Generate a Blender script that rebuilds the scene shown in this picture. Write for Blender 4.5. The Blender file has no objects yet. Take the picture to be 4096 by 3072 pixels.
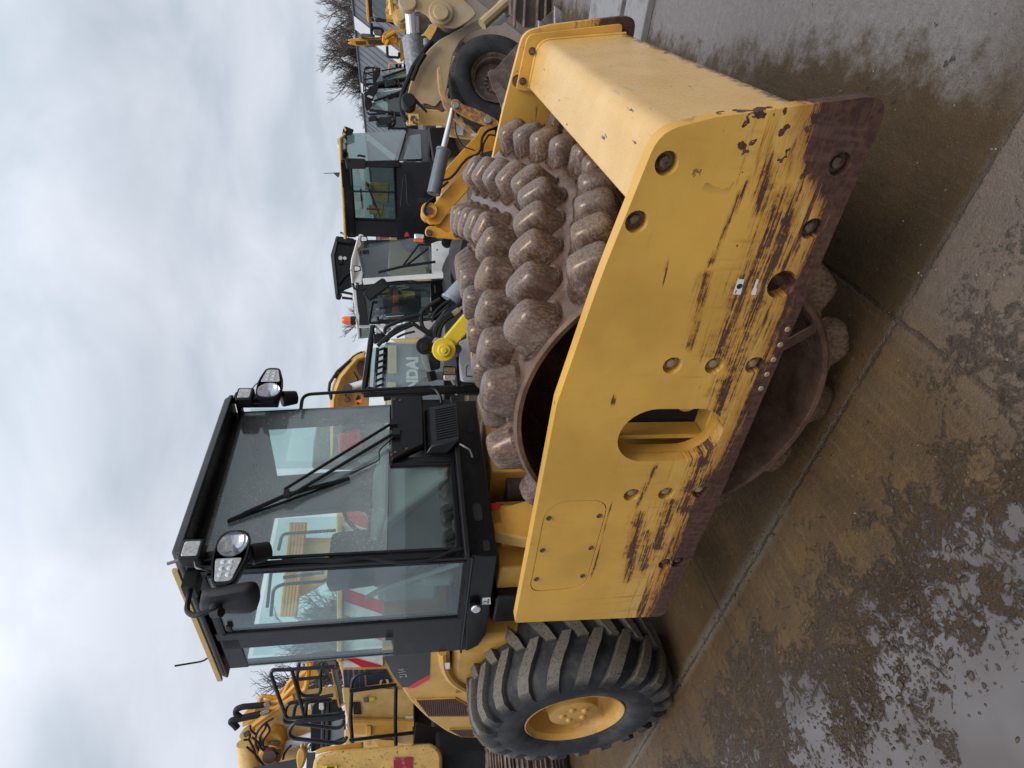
import bpy, bmesh, math, random
from mathutils import Vector, Matrix
from math import sin, cos, pi, radians as R, atan2, hypot
random.seed(7)
S = bpy.context.scene
COL = S.collection

# ------------------------------------------------------------------ camera
# (the photograph is stored lying on its side: the world's up points to the picture's left)
cam_d = bpy.data.cameras.new('camera'); cam = bpy.data.objects.new('camera', cam_d); COL.objects.link(cam)
CAM = Vector((1.46006, -2.89157, 1.89581))
cr = Vector((0.812, 0.5836, -0.0007)); cu = Vector((-0.1048, 0.1469, 0.9836)); cf = Vector((-0.5742, 0.7986, -0.1804))
mx = Matrix.Identity(4)
for i in range(3):
    mx[i][0] = -cu[i]; mx[i][1] = cr[i]; mx[i][2] = -cf[i]; mx[i][3] = CAM[i]
cam.matrix_world = mx
cam_d.sensor_width = 36; cam_d.sensor_fit = 'HORIZONTAL'; cam_d.lens = 36 * 2421.07 / 4096
cam_d.clip_start = 0.05; cam_d.clip_end = 800
S.camera = cam

# ------------------------------------------------------------------ light
SUN_EL, SUN_AZ = R(58), R(-28)          # azimuth of the sun, counter-clockwise from +X
sun_d = bpy.data.lights.new('sun', 'SUN'); sun = bpy.data.objects.new('sun', sun_d); COL.objects.link(sun)
sun_d.energy = 1.5; sun_d.angle = R(25); sun_d.color = (1, .96, .9)
sd = Vector((cos(SUN_EL) * cos(SUN_AZ), cos(SUN_EL) * sin(SUN_AZ), sin(SUN_EL)))
sun.rotation_euler = sd.to_track_quat('Z', 'Y').to_euler(); sun.location = (0, 0, 30)

W = bpy.data.worlds.new('World'); S.world = W; W.use_nodes = True
nt = W.node_tree; nt.nodes.clear()
def wn(t, **k):
    n = nt.nodes.new(t)
    for a, b in k.items(): setattr(n, a, b)
    return n
def wl(a, b): nt.links.new(a, b)
wo = wn('ShaderNodeOutputWorld'); bg = wn('ShaderNodeBackground'); bg.inputs[1].default_value = .1
sky = wn('ShaderNodeTexSky', sky_type='NISHITA', sun_disc=False, sun_elevation=SUN_EL, sun_rotation=R(90) - SUN_AZ)
tc = wn('ShaderNodeTexCoord'); sx = wn('ShaderNodeSeparateXYZ'); wl(tc.outputs['Generated'], sx.inputs[0])
# project the view direction on a cloud layer
zz = wn('ShaderNodeMath', operation='MAXIMUM'); wl(sx.outputs[2], zz.inputs[0]); zz.inputs[1].default_value = 0
za = wn('ShaderNodeMath', operation='ADD'); wl(zz.outputs[0], za.inputs[0]); za.inputs[1].default_value = .34
cv = wn('ShaderNodeCombineXYZ')
for i in range(2):
    d = wn('ShaderNodeMath', operation='DIVIDE'); wl(sx.outputs[i], d.inputs[0]); wl(za.outputs[0], d.inputs[1]); wl(d.outputs[0], cv.inputs[i])
n1 = wn('ShaderNodeTexNoise'); n1.inputs['Scale'].default_value = 2.2; n1.inputs['Detail'].default_value = 6; n1.inputs['Roughness'].default_value = .52; n1.inputs['Distortion'].default_value = .35
wl(cv.outputs[0], n1.inputs['Vector'])
n2 = wn('ShaderNodeTexNoise'); n2.inputs['Scale'].default_value = .45; n2.inputs['Detail'].default_value = 3
wl(cv.outputs[0], n2.inputs['Vector'])
ad = wn('ShaderNodeMath', operation='MULTIPLY_ADD'); wl(n2.outputs[0], ad.inputs[0]); ad.inputs[1].default_value = .6; wl(n1.outputs[0], ad.inputs[2])
rp = wn('ShaderNodeValToRGB'); wl(ad.outputs[0], rp.inputs[0])
rp.color_ramp.elements[0].position = .66; rp.color_ramp.elements[0].color = (.475, .53, .60, 1)
rp.color_ramp.elements[1].position = .96; rp.color_ramp.elements[1].color = (.68, .715, .785, 1)
# overcast skies are brighter overhead than at the horizon
gr = wn('ShaderNodeMapRange'); wl(sx.outputs[2], gr.inputs[0]); gr.inputs[1].default_value = .35; gr.inputs[2].default_value = 1; gr.inputs[3].default_value = 1; gr.inputs[4].default_value = 2.3
sc = wn('ShaderNodeVectorMath', operation='SCALE'); wl(rp.outputs[0], sc.inputs[0])
m10 = wn('ShaderNodeMath', operation='MULTIPLY'); wl(gr.outputs[0], m10.inputs[0]); m10.inputs[1].default_value = 10.0
wl(m10.outputs[0], sc.inputs['Scale'])
mxs = wn('ShaderNodeMix', data_type='RGBA'); mxs.inputs[0].default_value = .94
wl(sky.outputs[0], mxs.inputs[6]); wl(sc.outputs[0], mxs.inputs[7]); wl(mxs.outputs[2], bg.inputs[0]); wl(bg.outputs[0], wo.inputs[0])
S.view_settings.view_transform = 'Standard'; S.view_settings.look = 'None'; S.view_settings.gamma = 1; S.view_settings.exposure = 0.2
S.view_settings.use_curve_mapping = False
S.cycles.max_bounces = 8; S.cycles.transparent_max_bounces = 16; S.cycles.caustics_reflective = False; S.cycles.caustics_refractive = False

# ------------------------------------------------------------------ materials
class NT:
    def __init__(s, name):
        s.m = bpy.data.materials.new(name); s.m.use_nodes = True; s.t = s.m.node_tree; s.t.nodes.clear()
        s.out = s.n('ShaderNodeOutputMaterial'); s.c = s.n('ShaderNodeTexCoord')
    def n(s, t, **k):
        o = s.t.nodes.new(t)
        for a, b in k.items(): setattr(o, a, b)
        return o
    def put(s, sock, v):
        if v is None: return
        if hasattr(v, 'is_output'): s.t.links.new(v, sock)
        else:
            if isinstance(v, tuple) and len(v) == 3 and sock.type == 'RGBA': v = v + (1,)
            sock.default_value = v
    def math(s, op, a, b=None, c=None, clamp=False):
        o = s.n('ShaderNodeMath', operation=op, use_clamp=clamp)
        for i, v in enumerate((a, b, c)): s.put(o.inputs[i], v)
        return o.outputs[0]
    def xyz(s, v=None):
        o = s.n('ShaderNodeSeparateXYZ'); s.put(o.inputs[0], v or s.c.outputs['Object']); return o.outputs
    def mapv(s, scale=(1, 1, 1), loc=(0, 0, 0), rot=(0, 0, 0), v=None):
        o = s.n('ShaderNodeMapping'); s.put(o.inputs[0], v or s.c.outputs['Object']); s.put(o.inputs[1], loc); s.put(o.inputs[2], rot); s.put(o.inputs[3], scale); return o.outputs[0]
    def noise(s, scale, det=4, rough=.55, v=None, dist=0):
        o = s.n('ShaderNodeTexNoise'); s.put(o.inputs['Vector'], v or s.c.outputs['Object']); s.put(o.inputs['Scale'], scale); s.put(o.inputs['Detail'], det); s.put(o.inputs['Roughness'], rough); s.put(o.inputs['Distortion'], dist); return o.outputs[0]
    def vor(s, scale, v=None, feat='F1', out='Distance', rnd=1):
        o = s.n('ShaderNodeTexVoronoi', feature=feat); s.put(o.inputs['Vector'], v or s.c.outputs['Object']); s.put(o.inputs['Scale'], scale); s.put(o.inputs['Randomness'], rnd); return o.outputs[out]
    def step(s, v, a, b, lo=0., hi=1.):
        o = s.n('ShaderNodeMapRange', interpolation_type='SMOOTHSTEP'); s.put(o.inputs[0], v)
        for i, q in enumerate((a, b, lo, hi)): s.put(o.inputs[i + 1], q)
        return o.outputs[0]
    def mix(s, f, a, b):
        o = s.n('ShaderNodeMix', data_type='RGBA'); s.put(o.inputs[0], f); s.put(o.inputs[6], a); s.put(o.inputs[7], b); return o.outputs[2]
    def ramp(s, v, *st):
        o = s.n('ShaderNodeValToRGB'); s.put(o.inputs[0], v); e = o.color_ramp.elements
        while len(e) < len(st): e.new(.5)
        for q, (p, c) in zip(e, st): q.position = p; q.color = c + (1,)
        return o.outputs[0]
    def bump(s, h, strength=.3, dist=.01):
        o = s.n('ShaderNodeBump'); s.put(o.inputs['Height'], h); s.put(o.inputs['Strength'], strength); s.put(o.inputs['Distance'], dist); return o.outputs[0]
    def bsdf(s, col, rough=.5, metal=0., normal=None, spec=.5, coat=0., emis=None, es=0., done=True):
        o = s.n('ShaderNodeBsdfPrincipled'); I = o.inputs
        s.put(I['Base Color'], col); s.put(I['Roughness'], rough); s.put(I['Metallic'], metal); s.put(I['Normal'], normal)
        s.put(I['Specular IOR Level'], spec); s.put(I['Coat Weight'], coat)
        if emis: s.put(I['Emission Color'], emis); s.put(I['Emission Strength'], es)
        if done: s.put(s.out.inputs[0], o.outputs[0])
        return o.outputs[0]
def mulc(c, k): return tuple(x * k for x in c)
def paint(name, base, rough=.45, metal=0., var=.16, scale=5., dirt=None, damt=.3, dscale=9., bump=.0, bscale=60., spec=.5, rvar=.12, coat=0., chips=0.):
    s = NT(name)
    a = s.noise(scale, 5, .6); col = s.mix(s.step(a, .3, .7), mulc(base, 1 - var), mulc(base, 1 + var * .6))
    if dirt:
        d = s.step(s.noise(dscale, 8, .68), .62 - damt * .4, .78 - damt * .25)
        col = s.mix(s.math('MULTIPLY', d, min(1, .45 + damt)), col, dirt)
    if chips:
        ch = s.step(s.noise(38, 5, .6, s.mapv((1, 1, 1))), .735 - chips * .1, .75 - chips * .1)
        col = s.mix(ch, col, (.07, .032, .02))
    r = s.math('MULTIPLY_ADD', s.noise(scale * 3, 4), rvar * 2, rough - rvar)
    nm = s.bump(s.noise(bscale, 3), bump, .01) if bump else None
    s.bsdf(col, r, metal, nm, spec, coat); return s.m
def glass(name, tint=(.72, .86, .82), drops=0., dirt=.06, ior=1.5, sheen_veil=.0):
    s = NT(name)
    lw = s.n('ShaderNodeLayerWeight'); fr = s.math('MULTIPLY_ADD', s.math('POWER', lw.outputs['Facing'], 4.2), .88, .075)
    tr = s.n('ShaderNodeBsdfTransparent'); s.put(tr.inputs[0], tint)
    gl = s.n('ShaderNodeBsdfGlossy'); gl.inputs['Roughness'].default_value = .015; gl.inputs[0].default_value = (.95, .97, 1, 1)
    mxa = s.n('ShaderNodeMixShader'); s.put(mxa.inputs[0], fr); s.put(mxa.inputs[1], tr.outputs[0]); s.put(mxa.inputs[2], gl.outputs[0])
    df = s.n('ShaderNodeBsdfDiffuse'); df.inputs[0].default_value = (.55, .58, .57, 1)
    f = s.math('MULTIPLY', s.step(s.noise(2.2, 7, .65), .42, .75), dirt)
    f = s.math('ADD', f, sheen_veil)  # even pale diffuse layer painting in the sky's reflection on the glass
    if drops:
        dv = s.vor(75.); q = s.step(dv, .30, .18); gate = s.math('MULTIPLY', s.step(s.noise(2.2, 2), .36, .58), s.step(s.noise(40, 2), .45, .55))
        f = s.math('MAXIMUM', f, s.math('MULTIPLY', s.math('MULTIPLY', q, gate), drops))
    mxb = s.n('ShaderNodeMixShader'); s.put(mxb.inputs[0], f); s.put(mxb.inputs[1], mxa.outputs[0]); s.put(mxb.inputs[2], df.outputs[0])
    s.put(s.out.inputs[0], mxb.outputs[0]); return s.m

YEL = (.58, .322, .062)
M = {}
M['yellow'] = paint('faded_yellow_paint', YEL, .42, dirt=(.2, .1, .03), damt=.08, bump=.03, chips=.15)
M['yellow_pale'] = paint('pale_yellow_paint', (.60, .385, .135), .5, dirt=(.25, .17, .09), damt=.18, chips=.2)
M['yellow_bright'] = paint('bright_yellow_paint', (.72, .52, .035), .35, var=.06, chips=.1)
M['orange'] = paint('orange_yellow_paint', (.60, .27, .02), .4, dirt=(.13, .06, .02), damt=.2, chips=.4)
M['black'] = paint('black_paint', (.006, .006, .007), .3, dirt=(.04, .032, .026), damt=.12, dscale=5, rvar=.1, spec=.28)
M['plastic'] = paint('black_plastic', (.009, .009, .010), .5, spec=.3)
M['rubber'] = paint('black_rubber_hose', (.008, .008, .009), .55, spec=.3)
M['grey'] = paint('grey_paint', (.11, .125, .14), .4, dirt=(.2, .19, .18), damt=.15)
M['lgrey'] = paint('light_grey_paint', (.42, .43, .44), .45, dirt=(.2, .19, .18), damt=.1)
M['white'] = paint('white_paint', (.74, .74, .72), .4, var=.05, dirt=(.3, .27, .24), damt=.08)
M['red'] = paint('red_paint', (.55, .02, .03), .4, var=.08)
M['amber'] = paint('amber_plastic', (.75, .13, .02), .25, var=.05)
M['chrome'] = paint('chrome_rod', (.75, .76, .78), .12, 1.0, var=.03)
M['steel'] = paint('dull_steel', (.30, .29, .28), .4, .7, dirt=(.1, .06, .04), damt=.3)
M['rustdark'] = paint('dark_rusty_steel', (.075, .042, .034), .55, dirt=(.16, .075, .04), damt=.3, bump=.25, bscale=40)
M['darkred'] = paint('dark_red_steel', (.07, .018, .016), .55, dirt=(.03, .02, .02), damt=.3)
M['interior'] = paint('grey_cab_plastic', (.20, .21, .20), .6, var=.08)
M['interior_d'] = paint('dark_cab_plastic', (.014, .016, .017), .6, spec=.3)
M['darkgap'] = paint('deep_black', (.004, .004, .004), .8)  # near-black colour painting shade into gaps, holes and undersides
M['glass'] = glass('tinted_cab_glass', (.86, .955, .935), 0, .05)
M['glass_wet'] = glass('wet_windscreen_glass', (.86, .955, .935), .6, .10, sheen_veil=.11)
M['glass_d'] = glass('dark_far_glass', (.42, .52, .50), 0, .05, sheen_veil=.02)
M['lens'] = paint('lamp_reflector', (.72, .73, .74), .12, 1.0, var=.12, scale=30, bump=.25, bscale=30)
M['bulb'] = paint('lamp_bulb', (.35, .34, .33), .15, .3)
M['lampglass'] = glass('clear_lamp_glass', (.95, .96, .97), 0, .04)
M['lens_f'] = paint('ribbed_lamp_lens', (.5, .5, .48), .18, .4, var=.3, scale=60)
def worn_plate():
    s = NT('worn_yellow_plate'); x, y, z = s.xyz()
    n_lo = s.noise(2.5, 4); n_mid = s.noise(9, 6, .65); n_hi = s.noise(45, 5, .65)
    st = s.noise(1.0, 7, .72, s.mapv((2.2, 1, 34)))                      # streaks dragged along the machine
    st2 = s.noise(1.0, 6, .7, s.mapv((5., 1, 70), (3, 0, 1)))
    dr = s.noise(1.0, 5, .6, s.mapv((42, 1, 3.5)))                        # runs down the face
    base = s.mix(s.step(n_lo, .3, .7), mulc(YEL, .88), mulc(YEL, 1.12))
    base = s.mix(s.math('MULTIPLY', s.step(dr, .55, .8), .35), base, mulc(YEL, .75))
    # height above the plate's lower edge; the edge is worn bare most at the front corner
    fc = s.step(x, .86, 1.14)
    lim = s.math('MULTIPLY_ADD', fc, .17, s.math('MULTIPLY_ADD', s.step(x, .1, -.6), .065, .568))
    zz = s.math('SUBTRACT', z, lim)
    jag = s.math('MULTIPLY_ADD', s.math('SUBTRACT', st, .5), .26, zz)
    jag = s.math('MULTIPLY_ADD', s.math('SUBTRACT', n_mid, .5), .06, jag); jag = s.math('MULTIPLY_ADD', s.math('SUBTRACT', n_hi, .5), .05, jag)
    zone = s.step(zz, .32, .02)                                           # 1 near the lower edge, 0 high up
    pale = s.math('MULTIPLY', s.step(st2, .44, .62), s.math('MULTIPLY', zone, .75))
    base = s.mix(pale, base, (.60, .43, .16))
    rear = s.step(x, .35, -.75)
    thr = s.math('MULTIPLY_ADD', zone, -.185, .735)
    stk = s.math('MULTIPLY_ADD', n_hi, .10, s.math('SUBTRACT', st, .05))
    streak = s.step(stk, thr, s.math('ADD', thr, .045))
    halo = s.step(stk, s.math('SUBTRACT', thr, .10), s.math('ADD', thr, .01))
    bare = s.step(jag, .014, -.010); bhalo = s.step(jag, .075, .0)
    # long gouges: broken streaks crowding round the line where the plate was dragged along something
    st3 = s.noise(1.0, 7, .75, s.mapv((4., 1, 150), (8, 0, 2)))
    frg = s.math('MULTIPLY_ADD', s.math('SUBTRACT', n_hi, .5), 1.6, s.math('MULTIPLY_ADD', s.math('SUBTRACT', st3, .5), 4.2, s.math('MULTIPLY', s.math('SUBTRACT', st2, .5), 1.8)))
    def gouge(x0, x1, z0, z1, w, k2=1.):
        k = (z1 - z0) / (x1 - x0)
        ln = s.math('MULTIPLY_ADD', x, k, z0 - k * x0)
        d = s.math('DIVIDE', s.math('ABSOLUTE', s.math('SUBTRACT', s.math('MULTIPLY_ADD', s.math('SUBTRACT', n_mid, .5), .018, z), ln)), w * 1.35)
        along = s.math('MULTIPLY_ADD', s.noise(5, 4, .7, s.mapv((1, 1, .3), (x0 * 7, 0, 0))), 2.6 * k2, -1.0 * k2)
        g = s.math('ADD', s.math('SUBTRACT', along, d), frg)
        e = s.math('MULTIPLY', s.step(x, x0 - .05, x0 + .05), s.step(x, x1 + .05, x1 - .05))
        return s.math('MULTIPLY_ADD', s.math('SUBTRACT', e, 1), 3, g)
    G = None
    for a in ((.36, .72, .885, .918, .020, .7), (.68, 1.02, .918, .87, .009), (.32, 1.0, .772, .735, .060, .7), (-.80, -.42, .84, .870, .028), (-.98, -.7, .815, .84, .02), (-.5, .3, .665, .69, .045), (.1, 1.0, .685, .70, .035),
              (.62, .75, 1.05, 1.06, .005), (.12, .2, 1.12, 1.13, .008), (-.90, -.55, .76, .80, .035), (-.45, -.15, .9, .865, .012), (-.9, -.36, 1.008, 1.016, .005), (-.75, -.35, .72, .74, .036), (.86, 1.10, .80, .83, .03)):
        q = gouge(*a); G = q if G is None else s.math('MAXIMUM', G, q)
    gh = s.step(G, -1.0, .1); G = s.step(G, -.03, .14)
    spots = s.math('MULTIPLY', s.step(s.noise(26, 4, .6), .70, .715), s.step(n_lo, .45, .55))
    spots = s.math('MAXIMUM', spots, s.math('MULTIPLY', s.step(s.noise(15, 4, .5, s.mapv((1, 1, 1), (5, 5, 5))), .60, .61), s.math('MULTIPLY', s.step(x, .93, 1.03), s.step(z, 1.15, 1.0))))
    m = s.math('MAXIMUM', s.math('MAXIMUM', bare, streak), s.math('MAXIMUM', G, spots))
    h = s.math('MAXIMUM', s.math('MAXIMUM', s.math('MULTIPLY', halo, .7), bhalo), s.math('MULTIPLY', gh, .75))
    runs = s.math('MULTIPLY', s.math('MULTIPLY', s.step(dr, .52, .70), s.step(z, .98, .78)), .55)
    h = s.math('MAXIMUM', h, runs)
    col = s.mix(s.math('MULTIPLY', h, .85), base, s.mix(n_mid, (.22, .075, .015), (.40, .16, .025)))
    rust = s.mix(s.step(n_hi, .35, .65), (.043, .019, .016), (.085, .040, .027))
    rust = s.mix(s.math('MULTIPLY', s.step(st3, .55, .68), .55), rust, (.22, .09, .03))
    rust = s.mix(s.math('MULTIPLY', s.step(dr, .52, .66), .4), rust, (.125, .072, .058))
    rust = s.mix(s.math('MULTIPLY', s.step(n_mid, .55, .7), .4), rust, (.03, .012, .012))
    col = s.mix(m, col, rust)
    hb = s.math('MULTIPLY_ADD', m, -1.0, s.math('MULTIPLY', n_hi, .35))
    s.bsdf(col, s.math('MULTIPLY_ADD', m, .12, s.math('MULTIPLY_ADD', n_mid, .2, .3)), 0, s.bump(hb, .35, .004), .4)
    return s.m
M['plate'] = worn_plate()
def beam_mat():
    s = NT('worn_beam_paint'); x, y, z = s.xyz()
    a = s.noise(3, 5, .6); hi = s.noise(60, 5, .7); sc = s.noise(1.0, 6, .7, s.mapv((26, 3.2, 26), rot=(0, 0, R(14)))); fl = s.noise(1.0, 6, .7, s.mapv((18, 90, 18)))
    col = s.mix(s.step(a, .3, .7), (.56, .33, .10), (.63, .40, .15))
    col = s.mix(s.math('MULTIPLY', s.step(hi, .56, .70), .25), col, (.70, .52, .28))
    col = s.mix(s.math('MULTIPLY', s.step(sc, .60, .72), .55), col, (.30, .19, .09))
    chip = s.math('MULTIPLY', s.step(s.math('MULTIPLY_ADD', hi, .14, s.math('MULTIPLY', s.noise(1.0, 4, .6, s.mapv((30, 7, 30))), 1.0)), .755, .775), 1.0)
    edge = s.step(s.math('MULTIPLY_ADD', s.noise(16, 5, .7), .16, z), .70, .66)
    m = s.math('MAXIMUM', chip, s.math('MULTIPLY', edge, s.step(hi, .35, .5)))
    col = s.mix(m, col, (.075, .04, .03))
    s.bsdf(col, s.math('MULTIPLY_ADD', hi, .25, .17), 0, s.bump(s.math('ADD', hi, s.math('MULTIPLY', m, -1.5)), .10, .003), .6); return s.m
def drum_rust():
    s = NT('polished_rusty_drum'); x, y, z = s.xyz()
    a = s.noise(6, 6, .65); b = s.noise(30, 6, .7); c = s.noise(1.0, 5, .6, s.mapv((55, 14, 55)))
    col = s.ramp(a, (.3, (.078, .042, .029)), (.52, (.165, .098, .068)), (.75, (.26, .185, .145)))
    col = s.mix(s.math('MULTIPLY', s.step(b, .52, .62), .55), col, (.17, .065, .03))
    col = s.mix(s.math('MULTIPLY', s.step(c, .6, .68), .5), col, (.03, .017, .015))
    s.bsdf(col, s.math('MULTIPLY_ADD', b, .30, .10), .45, s.bump(b, .28, .006), .6); return s.m
M['drum'] = drum_rust()
def pad_rust():
    s = NT('rusty_pad_steel')
    oi = s.n('ShaderNodeObjectInfo')
    off = s.n('ShaderNodeCombineXYZ'); s.put(off.inputs[0], s.math('MULTIPLY', oi.outputs['Random'], 40)); s.put(off.inputs[1], s.math('MULTIPLY', oi.outputs['Random'], 17))
    va = s.n('ShaderNodeVectorMath', operation='ADD'); s.put(va.inputs[0], s.c.outputs['Object']); s.put(va.inputs[1], off.outputs[0]); v = va.outputs[0]
    a = s.noise(9, 5, .6, v); b = s.noise(85, 7, .68, s.mapv((1, 1, .6), v=v), .2); c = s.noise(150, 4, .65, v); big = s.noise(16, 5, .6, v)
    col = s.ramp(a, (.3, (.048, .024, .017)), (.5, (.098, .051, .034)), (.72, (.145, .083, .057)))
    patch = s.math('MULTIPLY_ADD', big, .28, s.math('MULTIPLY', b, .80))
    zl = s.xyz()[2]; top = s.step(s.math('MULTIPLY_ADD', big, .05, zl), .085, .135)
    patch = s.math('MULTIPLY_ADD', top, .05, patch)
    col = s.mix(s.math('MULTIPLY', top, .35), col, (.17, .115, .095))
    col = s.mix(s.math('MULTIPLY', s.step(patch, .56, .60), .62), col, s.mix(oi.outputs['Random'], (.26, .165, .075), (.20, .155, .12)))
    col = s.mix(s.math('MULTIPLY', s.step(c, .55, .62), .7), col, (.030, .018, .016))
    s.bsdf(col, s.math('MULTIPLY_ADD', b, .36, .10), .2, s.bump(s.math('ADD', s.math('MULTIPLY', b, .7), s.math('MULTIPLY', c, .3)), .22, .003), .5); return s.m
M['pad'] = pad_rust()
def tyre_mat(name, dust=.5, c=(.013, .013, .0145)):
    s = NT(name); a = s.noise(4, 5, .65); b = s.noise(40, 5, .7)
    at = s.n('ShaderNodeAttribute', attribute_name='lug'); lug = at.outputs['Fac']
    col = s.mix(s.step(a, .35, .7), c, mulc(c, 2.2))
    col = s.mix(s.math('MULTIPLY', s.step(s.noise(3, 6, .7, s.mapv((1, 1, 1), (3, 3, 3))), .5, .68), dust * .5), col, (.09, .085, .078))
    mud = s.math('MULTIPLY', lug, s.step(s.noise(70, 4, .7), .30, .52)); col = s.mix(s.math('MULTIPLY', mud, dust * 1.7, None, True), col, (.165, .142, .112))
    scf = s.noise(1.0, 6, .72, s.mapv((3, 3, 3), (9, 2, 1))); col = s.mix(s.math('MULTIPLY', s.step(scf, .46, .64), dust * 1.0), col, (.085, .082, .077))
    col = s.mix(s.math('MULTIPLY', s.step(s.noise(22, 6, .7), .56, .66), dust * .35), col, (.12, .11, .098))
    s.bsdf(col, .6, 0, s.bump(b, .3, .006), .35); return s.m
M['tyre'] = tyre_mat('muddy_tyre_rubber', .5)
M['tyre_far'] = tyre_mat('grey_tyre_rubber', .25)

M['boltrust'] = paint('rusty_bolt', (.16, .115, .075), .5, .3, dirt=(.05, .025, .018), damt=.5, dscale=30, bump=.2)
M['boltyel'] = paint('painted_bolt', (.34, .25, .10), .4, .2, dirt=(.28, .27, .25), damt=.5, dscale=40)
M['sticker'] = paint('white_sticker', (.62, .62, .60), .5, dirt=(.35, .33, .3), damt=.3)
M['print'] = paint('black_print', (.02, .02, .02), .6)
M['chalk'] = paint('white_chalk', (.55, .55, .55), .9, dirt=(.1, .1, .1), damt=.6, dscale=40)
M['beam'] = beam_mat()
M['rim'] = paint('rim_paint', (.52, .285, .065), .45, dirt=(.12, .055, .02), damt=.25, dscale=7, chips=.5)
M['black_brown'] = paint('glossy_black_panel', (.014, .010, .008), .2, dirt=(.05, .04, .03), damt=.1, spec=.35)
M['yellow_strip'] = paint('pale_gutter_paint', (.58, .40, .13), .5, dirt=(.2, .15, .1), damt=.1)
M['rustslat'] = paint('rusty_mesh', (.10, .045, .028), .6, dirt=(.2, .11, .06), damt=.3)

M['barn'] = paint('barn_sheet', (.14, .145, .165), .6, var=.12, scale=.6, dirt=(.1, .1, .1), damt=.2)
M['barnrib'] = paint('barn_rib', (.075, .08, .09), .6)
M['rooflight'] = paint('translucent_sheet', (.62, .63, .62), .5, var=.08)
M['bark'] = paint('tree_bark', (.05, .042, .035), .9)
M['twig'] = paint('bare_twigs', (.12, .10, .088), .9)
M['beige'] = paint('dusty_beige_paint', (.44, .32, .165), .6, dirt=(.36, .30, .24), damt=.5, dscale=1.6, var=.18, scale=2)
M['rimbrown'] = paint('brown_rim', (.10, .065, .045), .6, dirt=(.22, .17, .13), damt=.4)
M['greyspeck'] = paint('speckled_grey_ram', (.16, .17, .19), .45, dirt=(.34, .34, .33), damt=.4, dscale=20)
M['greyspeck2'] = paint('pale_grey_ram', (.22, .25, .28), .4, dirt=(.3, .3, .3), damt=.2)
M['mudguard'] = paint('rusty_yellow_guard', (.42, .25, .11), .6, dirt=(.16, .07, .04), damt=.5, dscale=6)
M['rustplate'] = paint('brown_rusty_plate', (.085, .058, .046), .6, dirt=(.17, .125, .10), damt=.5, dscale=5, bump=.15)
M['brownplate'] = paint('brown_bucket_steel', (.10, .072, .055), .6, dirt=(.2, .16, .13), damt=.4, dscale=4)
M['concrete'] = paint('pale_concrete', (.22, .21, .205), .55, dirt=(.1, .09, .085), damt=.4, dscale=5, bump=.2, bscale=50)
M['orangerust'] = paint('rust_speckled_orange', (.46, .23, .045), .55, dirt=(.15, .065, .03), damt=.7, dscale=22)
M['redorange'] = paint('red_orange_paint', (.50, .10, .03), .5)
M['palegreen'] = paint('pale_green_sticker', (.35, .6, .55), .5)
M['darkgreen'] = paint('dark_green_guard', (.05, .065, .06), .6)
M['cream'] = paint('cream_yellow_paint', (.60, .48, .22), .5, var=.08)
M['greypanel'] = paint('grey_panel', (.17, .20, .22), .5)
M['grey_dark'] = paint('dark_grey_paint', (.035, .038, .042), .45)
M['lgrey_wet'] = paint('wet_grey_paint', (.40, .42, .45), .3, dirt=(.3, .3, .32), damt=.3, dscale=50)
M['darkbrown'] = paint('dark_brown', (.03, .02, .015), .7)
M['navy'] = paint('navy_stripe', (.02, .035, .10), .5)
M['navydark'] = paint('dark_navy_band', (.018, .024, .045), .5)
M['whiteboard'] = paint('white_reflective', (.68, .68, .66), .45, dirt=(.4, .38, .34), damt=.2)
M['railblack'] = paint('black_rail_paint', (.009, .011, .015), .35, dirt=(.06, .06, .06), damt=.2, spec=.35)
M['tailyellow'] = paint('chipped_tail_paint', (.55, .345, .10), .5, dirt=(.13, .06, .03), damt=.2, dscale=4, chips=1.2)
M['redlabel'] = paint('crimson_label', (.26, .012, .03), .5, dirt=(.6, .55, .52), damt=.25, dscale=12)
M['whiterod'] = paint('white_ram_rod', (.62, .65, .70), .35, var=.04)
M['trackrust'] = paint('rusty_track_steel', (.11, .075, .058), .55, .2, dirt=(.2, .15, .12), damt=.5, dscale=8, bump=.15)
M['glass_l'] = glass('pale_wet_glass', (.74, .82, .82), .25, .12, sheen_veil=.10)

# ------------------------------------------------------------------ mesh builder
SPLIT = {k: None for k in ('cab_bracket', 'roof_gutter', 'hand_hole', 'pin_boss', 'link_pin', 'bracket_pin', 'blue_stripe', 'track_rail', 'wear_strip', 'guard_rail', 'walkway_rail', 'far_guard_rail', 'hydraulic_hose', 'bent_hose', 'loose_hose', 'boom_pipe', 'boom_pin', 'marker_lamp', 'lamp_visor', 'roof_lamp', 'hose_fitting', 'cab_mount', 'steering_cylinder', 'door_hinge', 'cream_stripe', 'cream_cover', 'reel', 'engine_cover', 'bracket_leaf', 'chassis', 'box_screw', 'rail_plate', 'boom', 'yellow_bracket', 'lamp', 'arm_recess', 'wiper_arm', 'mirror', 'work_lamp', 'rail', 'dark_panel', 'lamp_housing', 'guard_tube', 'inner_rail', 'ram_pin', 'hose_clip', 'arm_pin', 'undercarriage', 'wall', 'rear_block', 'door_handle', 'guard_brace', 'base', 'linkage', 'step_plate', 'seat')}
SPLIT.update({'hub_bolts': 'hub_bolt', 'wheel_nuts': 'wheel_nut', 'plate_bolts': 'plate_bolt', 'panel_screws': 'panel_screw', 'guard_slats': 'guard_slat', 'hose_bundle': 'bundle_hose', 'roof_rib': 'roof_rib'})
del SPLIT['roof_rib']
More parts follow.
